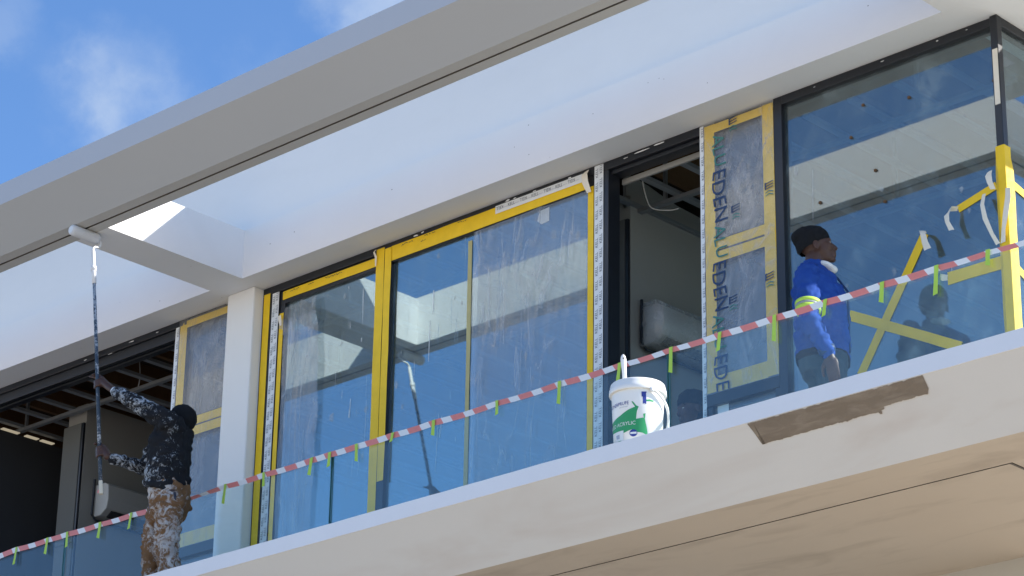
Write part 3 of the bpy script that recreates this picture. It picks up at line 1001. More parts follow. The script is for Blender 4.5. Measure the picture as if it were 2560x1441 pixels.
# loose curled ends showing the white backing
def curl(pts, width, label, loc):
    m = MB()
    rows = []
    for i_, (p, w_) in enumerate(pts):
        k_ = 0.34 + 0.05 * math.sin(i_ * 2.1 + width * 90)
        rows.append([Vector(p) - Vector(w_) * k_ * width, Vector(p) + Vector((0, -0.004, 0)), Vector(p) + Vector(w_) * k_ * width * 0.9])
    m.loft(rows, False, 0, False)
    o = m.build('loose_tape_end', 'tapeback', None, loc, smooth=True)
    return tag(o, label, 'tape', 'loose tape ends showing pale backing')
curl([((-0.600, 0.020, Zr(1.738)), (.9, 0, -.45)), ((-0.585, -0.02, Zr(1.735)), (.95, 0, -.3)), ((-0.565, -0.045, Zr(1.70)), (1, 0, -.2)), ((-0.550, -0.05, Zr(1.64)), (1, 0, -.1)), ((-0.535, -0.045, Zr(1.590)), (1, 0, .1))], 0.07, 'pale loose tape end folded over at the top of the yellow cross', (-0.57, -0.03, Zr(1.7)))
curl([((-0.345, 0.018, Zr(1.825)), (.4, 0, .9)), ((-0.370, -0.03, Zr(1.815)), (.6, 0, .7)), ((-0.385, -0.05, Zr(1.77)), (1, 0, .1)), ((-0.375, -0.06, Zr(1.72)), (1, 0, 0)), ((-0.350, -0.055, Zr(1.66)), (1, 0, -.1))], 0.055, 'pale curled end of the short sloping tape near the corner', (-0.36, -0.03, Zr(1.75)))
curl([((-0.075, -0.03, Zr(1.975)), (1, 0, .2)), ((-0.070, -0.055, Zr(1.94)), (1, 0, .1)), ((-0.060, -0.06, Zr(1.89)), (1, 0, 0)), ((-0.045, -0.05, Zr(1.84)), (1, 0, -.2))], 0.062, 'pale tape flap at the top of the corner mullion tape', (-0.06, -0.05, Zr(1.9)))
curl([((-0.130, -0.02, Zr(1.845)), (1, 0, 0)), ((-0.122, -0.06, Zr(1.76)), (1, 0, 0)), ((-0.100, -0.07, Zr(1.66)), (1, 0, .1)), ((-0.072, -0.05, Zr(1.56)), (1, 0, .1)), ((-0.045, -0.03, Zr(1.49)), (1, 0, .2))], 0.045, 'long pale peeling tape on the left of the corner mullion', (-0.1, -0.05, Zr(1.7)))
curl([((0.045, -0.03, Zr(1.83)), (1, .3, 0)), ((0.055, -0.05, Zr(1.76)), (1, .3, 0)), ((0.040, -0.06, Zr(1.66)), (1, .2, 0)), ((0.010, -0.05, Zr(1.56)), (1, 0, 0)), ((-0.010, -0.03, Zr(1.49)), (1, 0, .1))], 0.05, 'long pale peeling tape on the right of the corner mullion', (0.03, -0.05, Zr(1.7)))
curl([((-0.445, 0.02, Zr(1.40)), (.1, 0, 1)), ((-0.462, -0.015, Zr(1.395)), (.1, 0, 1)), ((-0.470, -0.02, Zr(1.40)), (0, 0, 1)), ((-0.458, -0.035, Zr(1.405)), (0, 0, 1))], 0.06, 'small rolled end of the level tape left of the corner', (-0.46, 0, Zr(1.4)))
curl([((-3.37, -0.006, Zr(2.985)), (1, 0, .3)), ((-3.36, -0.03, Zr(2.95)), (1, 0, .2)), ((-3.345, -0.04, Zr(2.89)), (1, 0, 0)), ((-3.325, -0.02, Zr(2.81)), (.6, 0, 0))], 0.09, 'crumpled pale tape at the top right corner of the larger pane', (-3.35, -0.02, Zr(2.9)))
curl([((-6.52, 0.004, Zr(2.735)), (1, 0, .2)), ((-6.505, -0.03, Zr(2.72)), (1, 0, .2)), ((-6.49, -0.035, Zr(2.68)), (1, 0, 0)), ((-6.495, -0.02, Zr(2.64)), (.7, 0, 0))], 0.05, 'small pale tape curl at the upper left of the narrower pane', (-6.5, -0.02, Zr(2.7)))
curl([((-5.475, -0.008, Zr(2.985)), (1, 0, 0)), ((-5.47, -0.03, Zr(2.96)), (1, 0, 0)), ((-5.458, -0.02, Zr(2.92)), (1, 0, 0)), ((-5.465, -0.012, Zr(2.85)), (.6, 0, 0))], 0.03, 'pale frayed edge at the top of the yellow mullion tape', (-5.47, -0.02, Zr(2.93)))

# handwriting on the top tapes
def scribble(parent, x, z, L, h, y, seed):
    random.seed(seed)
    m = MB()
    nseg = int(L / 0.009)
    pts = []
    for i in range(nseg):
        pts.append(Vector((x + L * i / nseg + random.uniform(-.002, .002), y, Zr(z + random.uniform(-h, h) * (0.5 if i % 5 else 1.0)))))
    for a, b in zip(pts[:-1], pts[1:]):
        if random.random() < 0.16:
            continue
        d = (b - a).normalized()
        nn = Vector((-d.z, 0, d.x)) * 0.0018
        m.quad([a + nn, b + nn, b - nn, a - nn])
    if m.f:
        m.build('handwriting', 'ink', parent)
for x, L in ((-6.50, .02), (-6.44, .11), (-6.24, .08), (-6.04, .19)):
    scribble(tA, x, 2.918, L, 0.011, 0.0085, int(-x * 100))
for x, L, dz in ((-5.26, .02, 0), (-5.20, .13, .022), (-4.96, .12, .030), (-4.62, .10, .034), (-5.0, .03, -.01), (-4.98, .04, -.004)):
    scribble(tB, x, 2.926 + dz, L, 0.012, -0.0062, int(-x * 70))

# printed white tape
def printed(p0, p1, width, y, label, seed, pitch=0.105, cols=2, flip=False):
    o = strip('printed_tape', p0, p1, width, y, 'kell', label, 'tape', seed=seed, edge=0.0012, wave=0.0006, group=KG)
    m = MB()
    p0, p1 = Vector(p0), Vector(p1)
    d = p1 - p0
    L = d.length
    d.normalize()
    k = 0
    s = 0.045
    while s < L - 0.04:
        c = p0 + d * s
        if abs(d.y) > 0.5:
            if cols == 2:
                for dx, dz in ((-width * 0.22, -0.012), (width * 0.24, 0.012)):
                    place_text(m, 'KELL', 0.034, (c.x + dx, y - 0.0022, Zr(c.y + dz)), (0, 0, 1), (-1, 0, 0), width=0.070)
            else:
                place_text(m, 'KELL', 0.030, (c.x + width * 0.2, y - 0.0022, Zr(c.y)), (0, 0, 1), (-1, 0, 0), width=0.070)
        else:
            sg = 1 if k % 2 else -1
            place_text(m, 'KELL', 0.036, (c.x, y - 0.0025, Zr(c.y + 0.006)), (sg, 0, 0), (0, 0, sg), width=0.066)
            place_text(m, 'mmw-a', 0.016, (c.x + 0.055, y - 0.0025, Zr(c.y - 0.001)), (sg, 0, 0), (0, 0, sg), width=0.040, mi=1)
        s += pitch
        k += 1
    m.build('lettering', ['ink2', 'grey_print'], o)['kind'] = 'stuff'
    return o
printed((-6.595, 2.945), (-6.595, 0.02), 0.078, 0.003, 'white tape printed KELL down the left jamb of the middle window', 71)
printed((-3.248, 3.000), (-3.248, 0.02), 0.082, -0.005, 'white tape printed KELL between the larger pane and the open doorway', 72)
printed((-2.329, 3.000), (-2.329, 0.02), 0.034, -0.003, 'narrow white tape printed KELL down the right side of the open doorway', 73, cols=1)
printed((-7.764, 2.955), (-7.764, 0.02), 0.044, -0.002, 'narrow white tape printed KELL on the jamb behind the painter', 74, cols=1)
printed((-4.240, 2.948), (-3.400, 2.948), 0.062, -0.006, 'short white tape printed KELL along the top right of the larger pane', 75, pitch=0.115)
ks = MB()
ks.box(-0.012, 0.024, -0.0255, -0.0225, Zr(2.40), Zr(2.775))  # pale colour stands in for sunlight on the mullion and its tape
tag(ks.build('sunlit_strip', 'tapeback', None, (0, -0.024, Zr(2.5))), 'pale strip painted as sunlit tape on the black corner mullion', 'tape')

# plastic films
def film_sheet(name, x0, x1, z0, z1, y, mat, label, seed, nx=26, nz=60, amp=0.006, ragged=0.012, cut=None):
    m = MB()
    rows = []
    for i in range(nz + 1):
        t = i / nz
        r = []
        for j in range(nx + 1):
            u = j / nx
            zt = z1 + (ragged * noise.noise(Vector((u * 7, seed, 1))) if i == 0 else 0)
            zz = zt + (z0 - zt) * t
            xx = x0 + (x1 - x0) * u
            if j in (0, nx):
                xx += ragged * 0.5 * noise.noise(Vector((t * 9, seed + j, 2)))
            yy = y - amp * (0.6 + noise.noise(Vector((xx * 5 + zz * 2.0, zz * 1.5 + seed, seed))) + 0.4 * noise.noise(Vector((xx * 11 + zz * 5, zz * 4, seed))))
            if cut:
                xx, yy, zz = cut(u, t, xx, yy, zz)
            r.append((xx, min(yy, y), Zr(zz)))
        rows.append(r)
    m.loft(rows, False, 0, False)
    o = m.build(name, mat, None, ((x0 + x1) / 2, y, Zr(z0)), smooth=True)
    return tag(o, label, 'plastic film')
fe = film_sheet('plastic_film', -2.308, -1.722, 1.075, 3.0, -0.006, 'film_e', 'clear film printed EDENALU taped over the narrow window left of the man in blue', 81, 26, 60, 0.0025)
film_sheet('plastic_film', -7.73, -7.07, 1.075, 2.995, -0.006, 'film', 'clear wrinkled film taped over the narrow window behind the painter', 82)
film_sheet('plastic_film', -4.46, -3.36, 0.02, 2.86, 0.010, 'film_b', 'loose clear film hanging over the right half of the larger pane', 83, 34, 70, 0.007, 0.03)
def peel(u, t, x, y, z):
    return (x - 0.16 * (1 - t) * (1 - u) * (1 if t < .12 else 0) + 0.05 * math.sin(t * 3) * u, y - 0.03 * math.exp(-((t - .06) / .05) ** 2) * u, z)
film_sheet('plastic_film', -6.49, -6.12, 0.9, 2.80, 0.022, 'film_b', 'peeling clear film along the left of the narrower pane', 84, 14, 50, 0.012, 0.03, peel)

# EDENALU printing on the film, reading downwards
yl = -0.0125
def vword(body, ztop, zbot, x, h, mi):
    v, f = text_mesh(body, 1.0)
    x0, x1 = min(p[0] for p in v), max(p[0] for p in v)
    y0, y1 = min(p[1] for p in v), max(p[1] for p in v)
    out = []
    for p in v:
        a = (p[0] - x0) / (x1 - x0)
        b = (p[1] - y0) / (y1 - y0)
        out.append((x + (b - 0.5) * h - 0.010 * math.sin(a * 5), yl, Zr(ztop + (zbot - ztop) * a)))
    MB().add(out, f).build('lettering', 'teal' if mi else 'navy', fe, fixn=False)
vword('ALU', 2.895, 2.665, -2.175, 0.100, 1)
vword('EDEN', 2.628, 2.262, -2.174, 0.108, 0)
vword('ALU', 2.235, 2.005, -2.172, 0.098, 1)
vword('EDEN', 1.975, 1.635, -2.182, 0.108, 0)
vword('ALU', 1.612, 1.372, -2.196, 0.098, 1)
vword('EDE', 1.322, 1.080, -2.180, 0.108, 0)
def elogo(x, z, s=0.05):
    lt = MB()
    for k in range(3):                       # the three bars of the slanted E
        lt.quad([(x - s * .9, yl, Zr(z + s * (0.25 + .5 * k - .1))), (x + s * .9, yl, Zr(z + s * (0.55 + .5 * k - .1))), (x + s * .9, yl, Zr(z + s * (0.73 + .5 * k - .1))), (x - s * .9, yl, Zr(z + s * (0.43 + .5 * k - .1)))], 0)
    lt.quad([(x - s * .9, yl - .0004, Zr(z + s * .10)), (x - s * .62, yl - .0004, Zr(z + s * .18)), (x - s * .62, yl - .0004, Zr(z + s * 1.55)), (x - s * .9, yl - .0004, Zr(z + s * 1.42))], 0)
    for k in range(2):
        lt.quad([(x - s * .75, yl, Zr(z - s * (.35 + .55 * k))), (x, yl, Zr(z - s * (.05 + .55 * k))), (x + s * .9, yl, Zr(z - s * (.35 + .55 * k))), (x + s * .9, yl, Zr(z - s * (.53 + .55 * k))), (x, yl, Zr(z - s * (.25 + .55 * k))), (x - s * .75, yl, Zr(z - s * (.53 + .55 * k)))], 1)
    lt.build('emblem', ['navy', 'teal'], fe, fixn=False)
for x, z in ((-2.055, 2.925), (-2.044, 2.285), (-1.765, 2.365), (-2.076, 1.65), (-1.775, 1.73)):
    elogo(x, z, 0.038)

# small sticker and paper behind the larger pane, label in the low pane
sk = MB()
sk.add([(-3.835, 0.0285, Zr(2.835)), (-3.745, 0.0285, Zr(2.84)), (-3.745, 0.0285, Zr(2.735)), (-3.82, 0.0285, Zr(2.728)), (-3.86, 0.0285, Zr(2.765))], [(0, 1, 2, 3, 4)])
tag(sk.build('sticker', 'kell', None, (-3.8, 0.028, Zr(2.8))), 'pale torn paper sticker near the top of the larger pane', 'sticker')
sk = MB()
sk.box(-2.25, -2.16, 0.028, 0.0305, Zr(0.90), Zr(1.0))
tag(sk.build('sticker', 'kell', None, (-2.2, 0.03, Zr(0.95))), 'pale blue-white label on the low pane beside the open doorway', 'sticker')
for i, (x, z) in enumerate(((-1.024, 2.747), (-0.671, 2.685), (-1.127, 2.551), (-0.948, 2.267), (-1.385, 2.174), (-0.885, 2.034), (-0.045, 2.596))):
    m = MB().box(x - 0.009, x + 0.009, 0.020, 0.0285, Zr(z - 0.008), Zr(z + 0.008))
    m.build('glazing_pad', 'timber', w3)

# ------------------------------------------------------------------ air conditioners
def ac_unit(xw, y0, z0, L, label, near):
    t = thing('air_conditioner', (xw, y0 + L / 2, Zr(z0)), label, 'air conditioner', 'wall air conditioners indoors')
    H, D = 0.285, 0.215
    prof = [(0.0, 0.0), (0.0, H), (D * 0.72, H), (D * 0.95, H * 0.90), (D, H * 0.45), (D * 0.92, H * 0.16), (D * 0.55, 0.0)]
    b = MB()
    b.loft([[(xw + a, y, Zr(z0 + c)) for a, c in prof] for y in (y0, y0 + L)])
    b.build('body', 'ac', t, bevel=0.008)
    lv = MB()
    lv.loft([[(xw + a, y, Zr(z0 + c)) for a, c in ((D * 0.60, -0.003), (D * 0.90, H * 0.14 - 0.003), (D * 0.93, H * 0.14 - 0.01), (D * 0.62, -0.012))] for y in (y0 + 0.06, y0 + L - 0.06)])
    lv.build('louvre', 'indark', t)
    c = MB()
    c.tube([(xw + 0.03, y0 - 0.015, Zr(z0 + H + 0.05)), (xw + 0.03, y0 - 0.02, Zr(z0 + 0.02)), (xw + 0.04, y0 + 0.02, Zr(z0 - 0.03)), (xw + 0.05, y0 + L, Zr(z0 - 0.035))], 0.011, 8)
    c.build('pipe', 'black', t)
    w = MB()
    rows = []
    for i in range(16):
        y = y0 - 0.02 + (L + 0.04) * i / 15
        r = []
        for a, cc in prof:
            q = 0.014 + 0.014 * noise.noise(Vector((y * 7, a * 30, cc * 20)))
            r.append((xw + a + q, y, Zr(z0 + cc + (0.012 if cc > 0.1 else -0.02) + 0.5 * q)))
        rows.append(r)
    w.loft(rows, True)
    if near:
        w.build('wrapping_film', 'film_ac', t, smooth=True)
    return t
ac_unit(-3.40, 0.60, 1.87, 0.80, 'white air conditioner wrapped in film on the wall seen through the open doorway', True)
ac_unit(-9.80, 0.82, 1.975, 0.80, 'pale air conditioner on the dim wall behind the painter', False)

def cable(pts, r, label, loc, parent=None):
    m = MB()
    P = [Vector(p) for p in pts]
    sm = []
    for i in range(len(P) - 1):
        for k in range(6):
            t = k / 6
            p0, p1, p2, p3 = P[max(i - 1, 0)], P[i], P[i + 1], P[min(i + 2, len(P) - 1)]
            sm.append(0.5 * ((2 * p1) + (-p0 + p2) * t + (2 * p0 - 5 * p1 + 4 * p2 - p3) * t * t + (-p0 + 3 * p1 - 3 * p2 + p3) * t ** 3))
    sm.append(P[-1])
    m.tube(sm, r, 6)
    o = m.build('cable', 'cable', None, loc, smooth=True)
    return tag(o, label, 'cable')
cable([(-3.05, 0.22, Zr(2.93)), (-3.09, 0.30, Zr(2.84)), (-3.10, 0.38, Zr(2.76)), (-2.98, 0.42, Zr(2.72)), (-2.92, 0.46, Zr(2.73))], 0.0045, 'pale loose cable dangling from the ceiling inside the open doorway', (-3.05, .3, Zr(2.9)))
cable([(-8.9, 0.5, Zr(3.2)), (-8.92, 0.55, Zr(2.98)), (-9.02, 0.6, Zr(2.88)), (-9.15, 0.62, Zr(2.86))], 0.005, 'thin cable dangling under the dark ceiling left of the painter', (-8.9, .5, Zr(3.1)))

# ------------------------------------------------------------------ paint bucket and brush
R_ = Vector((0.722, 0.692, 0.0))
T_ = Vector((0.692, -0.722, 0.0))
BC = Vector((-1.29, -1.86, Z0))
bk = thing('paint_bucket', BC, 'white plastic paint bucket with green label standing on the balcony edge', 'bucket')
m = MB()
m.lathe(BC, [(0.128, 0.0), (0.134, 0.004), (0.1475, 0.300), (0.148, 0.318), (0.146, 0.335)], 56)
m.build('body', 'bucket', bk, smooth=True)
m = MB()
m.lathe(BC, [(0.150, 0.322), (0.160, 0.318), (0.1625, 0.324), (0.1610, 0.350), (0.1575, 0.354), (0.1570, 0.366), (0.1545, 0.370), (0.1535, 0.380), (0.148, 0.386), (0.120, 0.386), (0.118, 0.378), (0.0, 0.378)], 56)
lid_o = m.build('lid', 'bucket', bk, smooth=True)
def bpos(al, z, lift=0.0012):
    r = 0.134 + (0.1475 - 0.134) * max(0, min(1, z / 0.30)) + lift
    a = math.radians(al)
    return BC + (T_ * math.cos(a) + R_ * math.sin(a)) * r + Vector((0, 0, z))
def decal(name, pts, mat, lift):
    m = MB()
    me = bpy.data.meshes.new('tmp')
    me.from_pydata([(p[0], p[1] * 400, 0) for p in pts], [], [tuple(range(len(pts)))])
    bm = bmesh.new()
    bm.from_mesh(me)
    bmesh.ops.triangulate(bm, faces=bm.faces)
    for _ in range(3):
        long_e = [e for e in bm.edges if e.calc_length() > 7]
        if not long_e: break
        bmesh.ops.subdivide_edges(bm, edges=long_e, cuts=1)
        bmesh.ops.triangulate(bm, faces=bm.faces)
    bm.verts.index_update()
    m.add([bpos(v.co.x, v.co.y / 400, lift) for v in bm.verts], [tuple(v.index for v in f.verts) for f in bm.faces])
    bm.free()
    bpy.data.meshes.remove(me)
    return m.build(name, mat, bk, smooth=True)
leaf = [(-85, 0.150), (-70, 0.157), (-46, 0.172), (-24.5, 0.198), (-9, 0.212), (-17, 0.243), (-14, 0.244), (-6, 0.218), (-1, 0.213), (-5, 0.186), (-7, 0.141), (3, 0.146), (10.6, 0.150), (9, 0.171), (14.5, 0.176), (13, 0.143), (18.3, 0.088), (20.7, 0.048), (8, 0.062), (-6, 0.066), (-18, 0.082), (-38, 0.067), (-38, 0.083), (-66, 0.085), (-85, 0.09)]
decal('green_leaf_print', leaf, 'green', 0.0012)
decal('green_leaf_print', [(-85, 0.012), (-63, 0.026), (-46, 0.030), (-38, 0.004), (-60, 0.003), (-85, 0.003)], 'green', 0.0012)
decal('green_leaf_print', [(16, 0.255), (24, 0.260), (34, 0.257), (34, 0.247), (26, 0.249), (16, 0.246)], 'green', 0.0012)
decal('blue_flag', [(5, 0.300), (16.5, 0.302), (15, 0.290), (16, 0.262), (16, 0.228), (12, 0.234), (8, 0.229), (8, 0.27), (5.4, 0.272)], 'bluep', 0.0014)
decal('barcode_sticker', [(-66, 0.082), (-38.2, 0.083), (-38.2, 0.026), (-63, 0.030)], 'white_print', 0.0018)
decal('barcode', [(-62, 0.064), (-50, 0.064), (-50, 0.040), (-61, 0.042)], 'grey_print', 0.0024)
decal('emblem', [(-13.3 + 9.2 * math.cos(2 * math.pi * k / 20), 0.061 + 0.021 * math.sin(2 * math.pi * k / 20)) for k in range(20)], 'bluep', 0.0020)
decal('emblem_bar', [(-20.5, 0.066), (-6, 0.067), (-6, 0.055), (-20.5, 0.055)], 'white_print', 0.0026)
def btext(body, al0, al1, z, h, mat, lift):
    v, f = text_mesh(body, 1.0)
    x0, x1 = min(p[0] for p in v), max(p[0] for p in v)
    y0, y1 = min(p[1] for p in v), max(p[1] for p in v)
    mm = MB()
    mm.add([bpos(al0 + (al1 - al0) * (p[0] - x0) / (x1 - x0), z + h * (p[1] - y0) / (y1 - y0), lift) for p in v], f)
    mm.build('lettering', mat, bk, fixn=False)
btext('WATER BASED ACRYLIC', -142, -8, 0.109, 0.021, 'white_print', 0.0022)
btext('WEATHERPRUFE', -100, -23, 0.229, 0.020, 'bluep', 0.0016)
btext('primer', -47, -24, 0.213, 0.009, 'grey_print', 0.0016)
# bail handle hanging at the right
m = MB()
hp = []
for k in range(15):
    t = k / 14
    al = 28 + 62 * math.sin(math.pi * 0.5 * min(1, t * 1.35))
    z = 0.318 - 0.225 * t
    out = 0.163 + 0.008 * math.sin(math.pi * t)
    a = math.radians(al)
    hp.append(BC + (T_ * math.cos(a) + R_ * math.sin(a)) * out + Vector((0, 0, z)))
m.tube(hp, [0.008] * 6 + [0.007] * 5 + [0.009] * 4, 8)
m.tube([hp[-1], hp[-1] + R_ * -0.03 + Vector((0, 0, -0.012)) - T_ * 0.03, hp[-1] + R_ * -0.06 - T_ * 0.09 + Vector((0, 0, 0.02))], 0.008, 8)
m.build('handle', 'bucket', bk, smooth=True)
m = MB()
m.lathe(BC + (T_ * math.cos(math.radians(28)) + R_ * math.sin(math.radians(28))) * 0.155 + Vector((0, 0, 0.315)), [(0.014, 0.0), (0.014, 0.014), (0.0, 0.016)], 14, 0, T_)
m.build('handle_boss', 'bucket', bk, smooth=True)

br = thing('paint_brush', BC + Vector((-0.09, 0.0, 0.386)), 'white handled paint brush standing upright in the open paint bucket', 'brush')
b0 = BC + Vector((0, 0, 0.330)) - R_ * 0.068
ups = Vector((0, 0, 1)) - R_ * 0.06
sec = [(0.0, 0.024), (0.05, 0.020), (0.09, 0.013), (0.13, 0.0125), (0.18, 0.0155), (0.215, 0.0165), (0.235, 0.012), (0.243, 0.004)]
m = MB()
m.loft([[b0 + ups * h + R_ * (w * math.cos(2 * math.pi * j / 14)) + T_ * (0.009 * math.sin(2 * math.pi * j / 14)) for j in range(14)] for h, w in sec])
m.build('handle', 'bucket', br, smooth=True)
m = MB()
m.lathe(b0 + ups * 0.218 + T_ * 0.0085, [(0.0045, 0.0), (0.0045, 0.001), (0.0, 0.001)], 12, 0, T_)
m.build('hanging_hole', 'groove', br)
m = MB()
m.loft([[b0 - Vector((0, 0, 0.05)) + Vector((0, 0, 0.05 * q)) + R_ * (0.03 * math.cos(2 * math.pi * j / 12)) + T_ * (0.012 * math.sin(2 * math.pi * j / 12)) for j in range(12)] for q in (0, 1)])
m.build('bristles', 'paintwhite', br)

# ------------------------------------------------------------------ people
def remesh(mb, voxel, smooth_it, loc, fold=0.0, fold_scale=9.0, aniso=(1, 1, 1)):
    me = mb.mesh('source', loc)
    ob = bpy.data.objects.new('source', me)
    col.objects.link(ob)
    md = ob.modifiers.new('r', 'REMESH')
    md.mode = 'VOXEL'
    md.voxel_size = voxel
    md.use_smooth_shade = True
    if smooth_it:
        sm = ob.modifiers.new('s', 'SMOOTH')
        sm.factor = 0.5
        sm.iterations = smooth_it
    bpy.context.view_layer.update()
    dg = bpy.context.evaluated_depsgraph_get()
    out = bpy.data.meshes.new_from_object(ob.evaluated_get(dg))
    bpy.data.objects.remove(ob)
    bpy.data.meshes.remove(me)
    if fold:
        for v in out.vertices:
            q = Vector((v.co.x * aniso[0], v.co.y * aniso[1], v.co.z * aniso[2])) * fold_scale
            d = noise.noise(q) + 0.5 * noise.noise(q * 2.3 + Vector((3, 1, 2)))
            d = (abs(d) * 2 - 0.5)
            v.co += v.normal * (fold * d)
    for p in out.polygons:
        p.use_smooth = True
    return out

def put(name, me, mat, parent=None, loc=None):
    me.materials.clear()
    me.materials.append(M[mat])
    o = bpy.data.objects.new(name, me)
    col.objects.link(o)
    if parent:
        o.parent = parent
        ROOT[o.name] = ROOT[parent.name]
    else:
        o.location = loc
        ROOT[o.name] = Vector(loc)
    return o

class Fig:
    """figure laid out as (a, d, z): a along the camera-right compass line, d towards the street, z above the slab"""
    def __init__(s, base):
        s.b = Vector((base[0], base[1], Z0))
    def P(s, a, d, z):
        return s.b + R_ * a + T_ * d + Vector((0, 0, z))
    def D(s, a, d, z=0.0):
        return R_ * a + T_ * d + Vector((0, 0, z))
    def torso(s, mb, secs, A, B, n=24, grow=0.0):
        rings = []
        for (a, d, z, ra, rb, tilt) in secs:
            r = []
            for j in range(n):
                th = 2 * math.pi * j / n
                ca, sa = math.cos(th), math.sin(th)
                pw = 0.85
                ca = math.copysign(abs(ca) ** pw, ca)
                sa = math.copysign(abs(sa) ** pw, sa)
                x, y = (ra + grow) * ca, (rb + grow) * sa
                r.append(s.P(a + A[0] * x + B[0] * y, d + A[1] * x + B[1] * y, z + tilt * x))
            rings.append(r)
        mb.loft(rings)
    def limb(s, mb, pts, grow=0.0):
        for (p, r), (q, r_) in zip(pts[:-1], pts[1:]):
            mb.capsule(s.P(*p), s.P(*q), r + grow, r_ + grow)
    def head(s, mb, c, F, U, k=1.0):
        """head frame: F forwards, U up (world vectors)"""
        F = F.normalized()
        S = U.cross(F).normalized()
        U = F.cross(S).normalized()
        B = Matrix((F, S, U)).transposed()
        c = s.P(*c)
        def W(x, y, z): return c + k * (B @ Vector((x, y, z)))
        E = lambda x, y, z, rx, ry, rz: mb.ellipsoid(W(x, y, z), (rx * k, ry * k, rz * k), B, 18, 12)
        E(-.012, 0, .035, .096, .078, .090)
        E(.030, 0, -.025, .062, .064, .085)
        E(.034, 0, -.078, .052, .050, .036)
        E(.074, 0, -.100, .020, .026, .017)
        E(.062, .034, -.022, .030, .026, .030)
        E(.062, -.034, -.022, .030, .026, .030)
        E(.092, 0, -.062, .014, .027, .009)
        E(.089, 0, -.077, .014, .024, .009)
        mb.capsule(W(.082, -.034, .020), W(.082, .034, .020), .011 * k, .011 * k)
        mb.capsule(W(.084, 0, .006), W(.106, 0, -.032), .010 * k, .016 * k)
        E(.098, .014, -.036, .012, .010, .009)
        E(.098, -.014, -.036, .012, .010, .009)
        for sg in (-1, 1):
            E(-.008, sg * .080, -.012, .020, .009, .031)
            E(-.006, sg * .084, -.034, .010, .007, .012)
        return B, W
    def eyes(s, W, parent):
        for sg in (-1, 1):
            m = MB()
            m.ellipsoid(W(.078, sg * .031, .001), (.009, .010, .006))
            m.build('eye', 'eye', parent, smooth=True)

def hand(fig, mb, wrist, dirv, palmn, curl_, L=0.185, thumb_side=1):
    """relaxed hand: palm block plus four jointed fingers of unequal length and a thumb from the palm's side"""
    d = dirv.normalized()
    nn = (palmn - d * palmn.dot(d)).normalized()
    sd = d.cross(nn).normalized() * thumb_side
    w = fig.P(*wrist)
    B = Matrix((d, sd, nn)).transposed()
    mb.capsule(w - d * 0.03, w + d * 0.02, 0.027, 0.028)
    mb.ellipsoid(w + d * 0.055, (0.052, 0.043, 0.019), B)
    for i, (off, ln) in enumerate(((0.030, .92), (0.010, 1.0), (-0.011, .94), (-0.030, .75))):
        p = w + d * (0.092 - 0.004 * abs(i - 1)) + sd * off
        ang = 0.0
        for seg, sl in enumerate((0.040, 0.026, 0.021)):
            ang += curl_[seg]
            q = p + (d * math.cos(ang) + nn * math.sin(ang)) * sl * ln
            mb.capsule(p, q, 0.0098 - seg * 0.0008, 0.0092 - seg * 0.0008, 8)
            p = q
    p = w + d * 0.030 + sd * 0.030
    for seg, (sl, dv) in enumerate(((0.040, d * .75 + sd * .62 + nn * .25), (0.030, d * .93 + sd * .2 + nn * .35), (0.024, d * .95 + nn * .4))):
        q = p + dv.normalized() * sl
        mb.capsule(p, q, 0.0125 - .001 * seg, 0.0112 - .001 * seg, 8)
        p = q

def grip_hand(fig, mb, wrist, pole_p, pole_d, side, point=False):
    """hand closed on the pole: palm beside it, fingers curling round"""
    w = fig.P(*wrist)
    pd = pole_d.normalized()
    pp_ = pole_p
    to = (pp_ - w)
    to = (to - pd * to.dot(pd)).normalized()
    sd = side.normalized()
    pc = pp_ - to * 0.030 - sd * 0.012
    mb.capsule(w, pc - to * 0.01, 0.027, 0.030)
    B = Matrix((to, pd, sd)).transposed()
    mb.ellipsoid(pc, (0.040, 0.046, 0.022), B)
    for i, off in enumerate((0.034, 0.012, -0.011, -0.032)):
        base = pc + to * 0.026 + pd * off - sd * 0.002
        if point and i == 0:
            p = base
            for sl, dv in ((.042, to * .75 + pd * .65), (.028, to * .8 + pd * .6), (.022, to * .9 + pd * .45)):
                q = p + dv.normalized() * sl
                mb.capsule(p, q, .0095, .0088, 8)
                p = q
            continue
        rr = 0.027
        prev = base
        for k in range(1, 5):
            a = math.radians(-60 + 62 * k)
            q = pp_ + pd * off + (to * math.cos(a) * rr) + (sd * math.sin(a) * rr)
            mb.capsule(prev, q, .0098, .0094, 8)
            prev = q
    p = pc + pd * 0.040
    for sl, dv in ((.034, pd * .7 + to * .55 - sd * .1), (.028, to * .9 + pd * .25 + sd * .35), (.022, to * .5 + sd * .8)):
        q = p + dv.normalized() * sl
        mb.capsule(p, q, .012, .011, 8)
        p = q

# ---- man in the blue jacket
F1 = Fig((-0.99, -0.60))
A1, B1 = (0.96, 0.28), (-0.28, 0.96)
hz = lambda z, d: z - 0.37 * d
HF = F1.D(0.95, 0.10, 0.20)
HU = F1.D(-0.24, 0, 1.0)
headc = (0.028, 0.0, 1.553)
arm_r = [((-0.055, 0.165, 1.300), .074), ((-0.060, 0.215, 1.02), .064), ((-0.045, 0.225, 0.965), .063), ((0.045, 0.225, 0.795), .049)]
arm_l = [((0.05, -0.165, 1.36), .068), ((0.04, -0.215, 1.08), .058), ((0.06, -0.22, 1.03), .054), ((0.11, -0.22, 0.85), .042)]
tor = [(0.048, 0, 0.83, .158, .185, 0), (0.048, 0, 0.98, .160, .185, 0), (0.042, 0, 1.12, .160, .190, 0), (0.032, 0, 1.25, .156, .198, 0), (0.015, 0, 1.345, .115, .175, 0), (0.005, 0, 1.395, .080, .100, 0), (0.005, 0, 1.42, .062, .068, 0)]
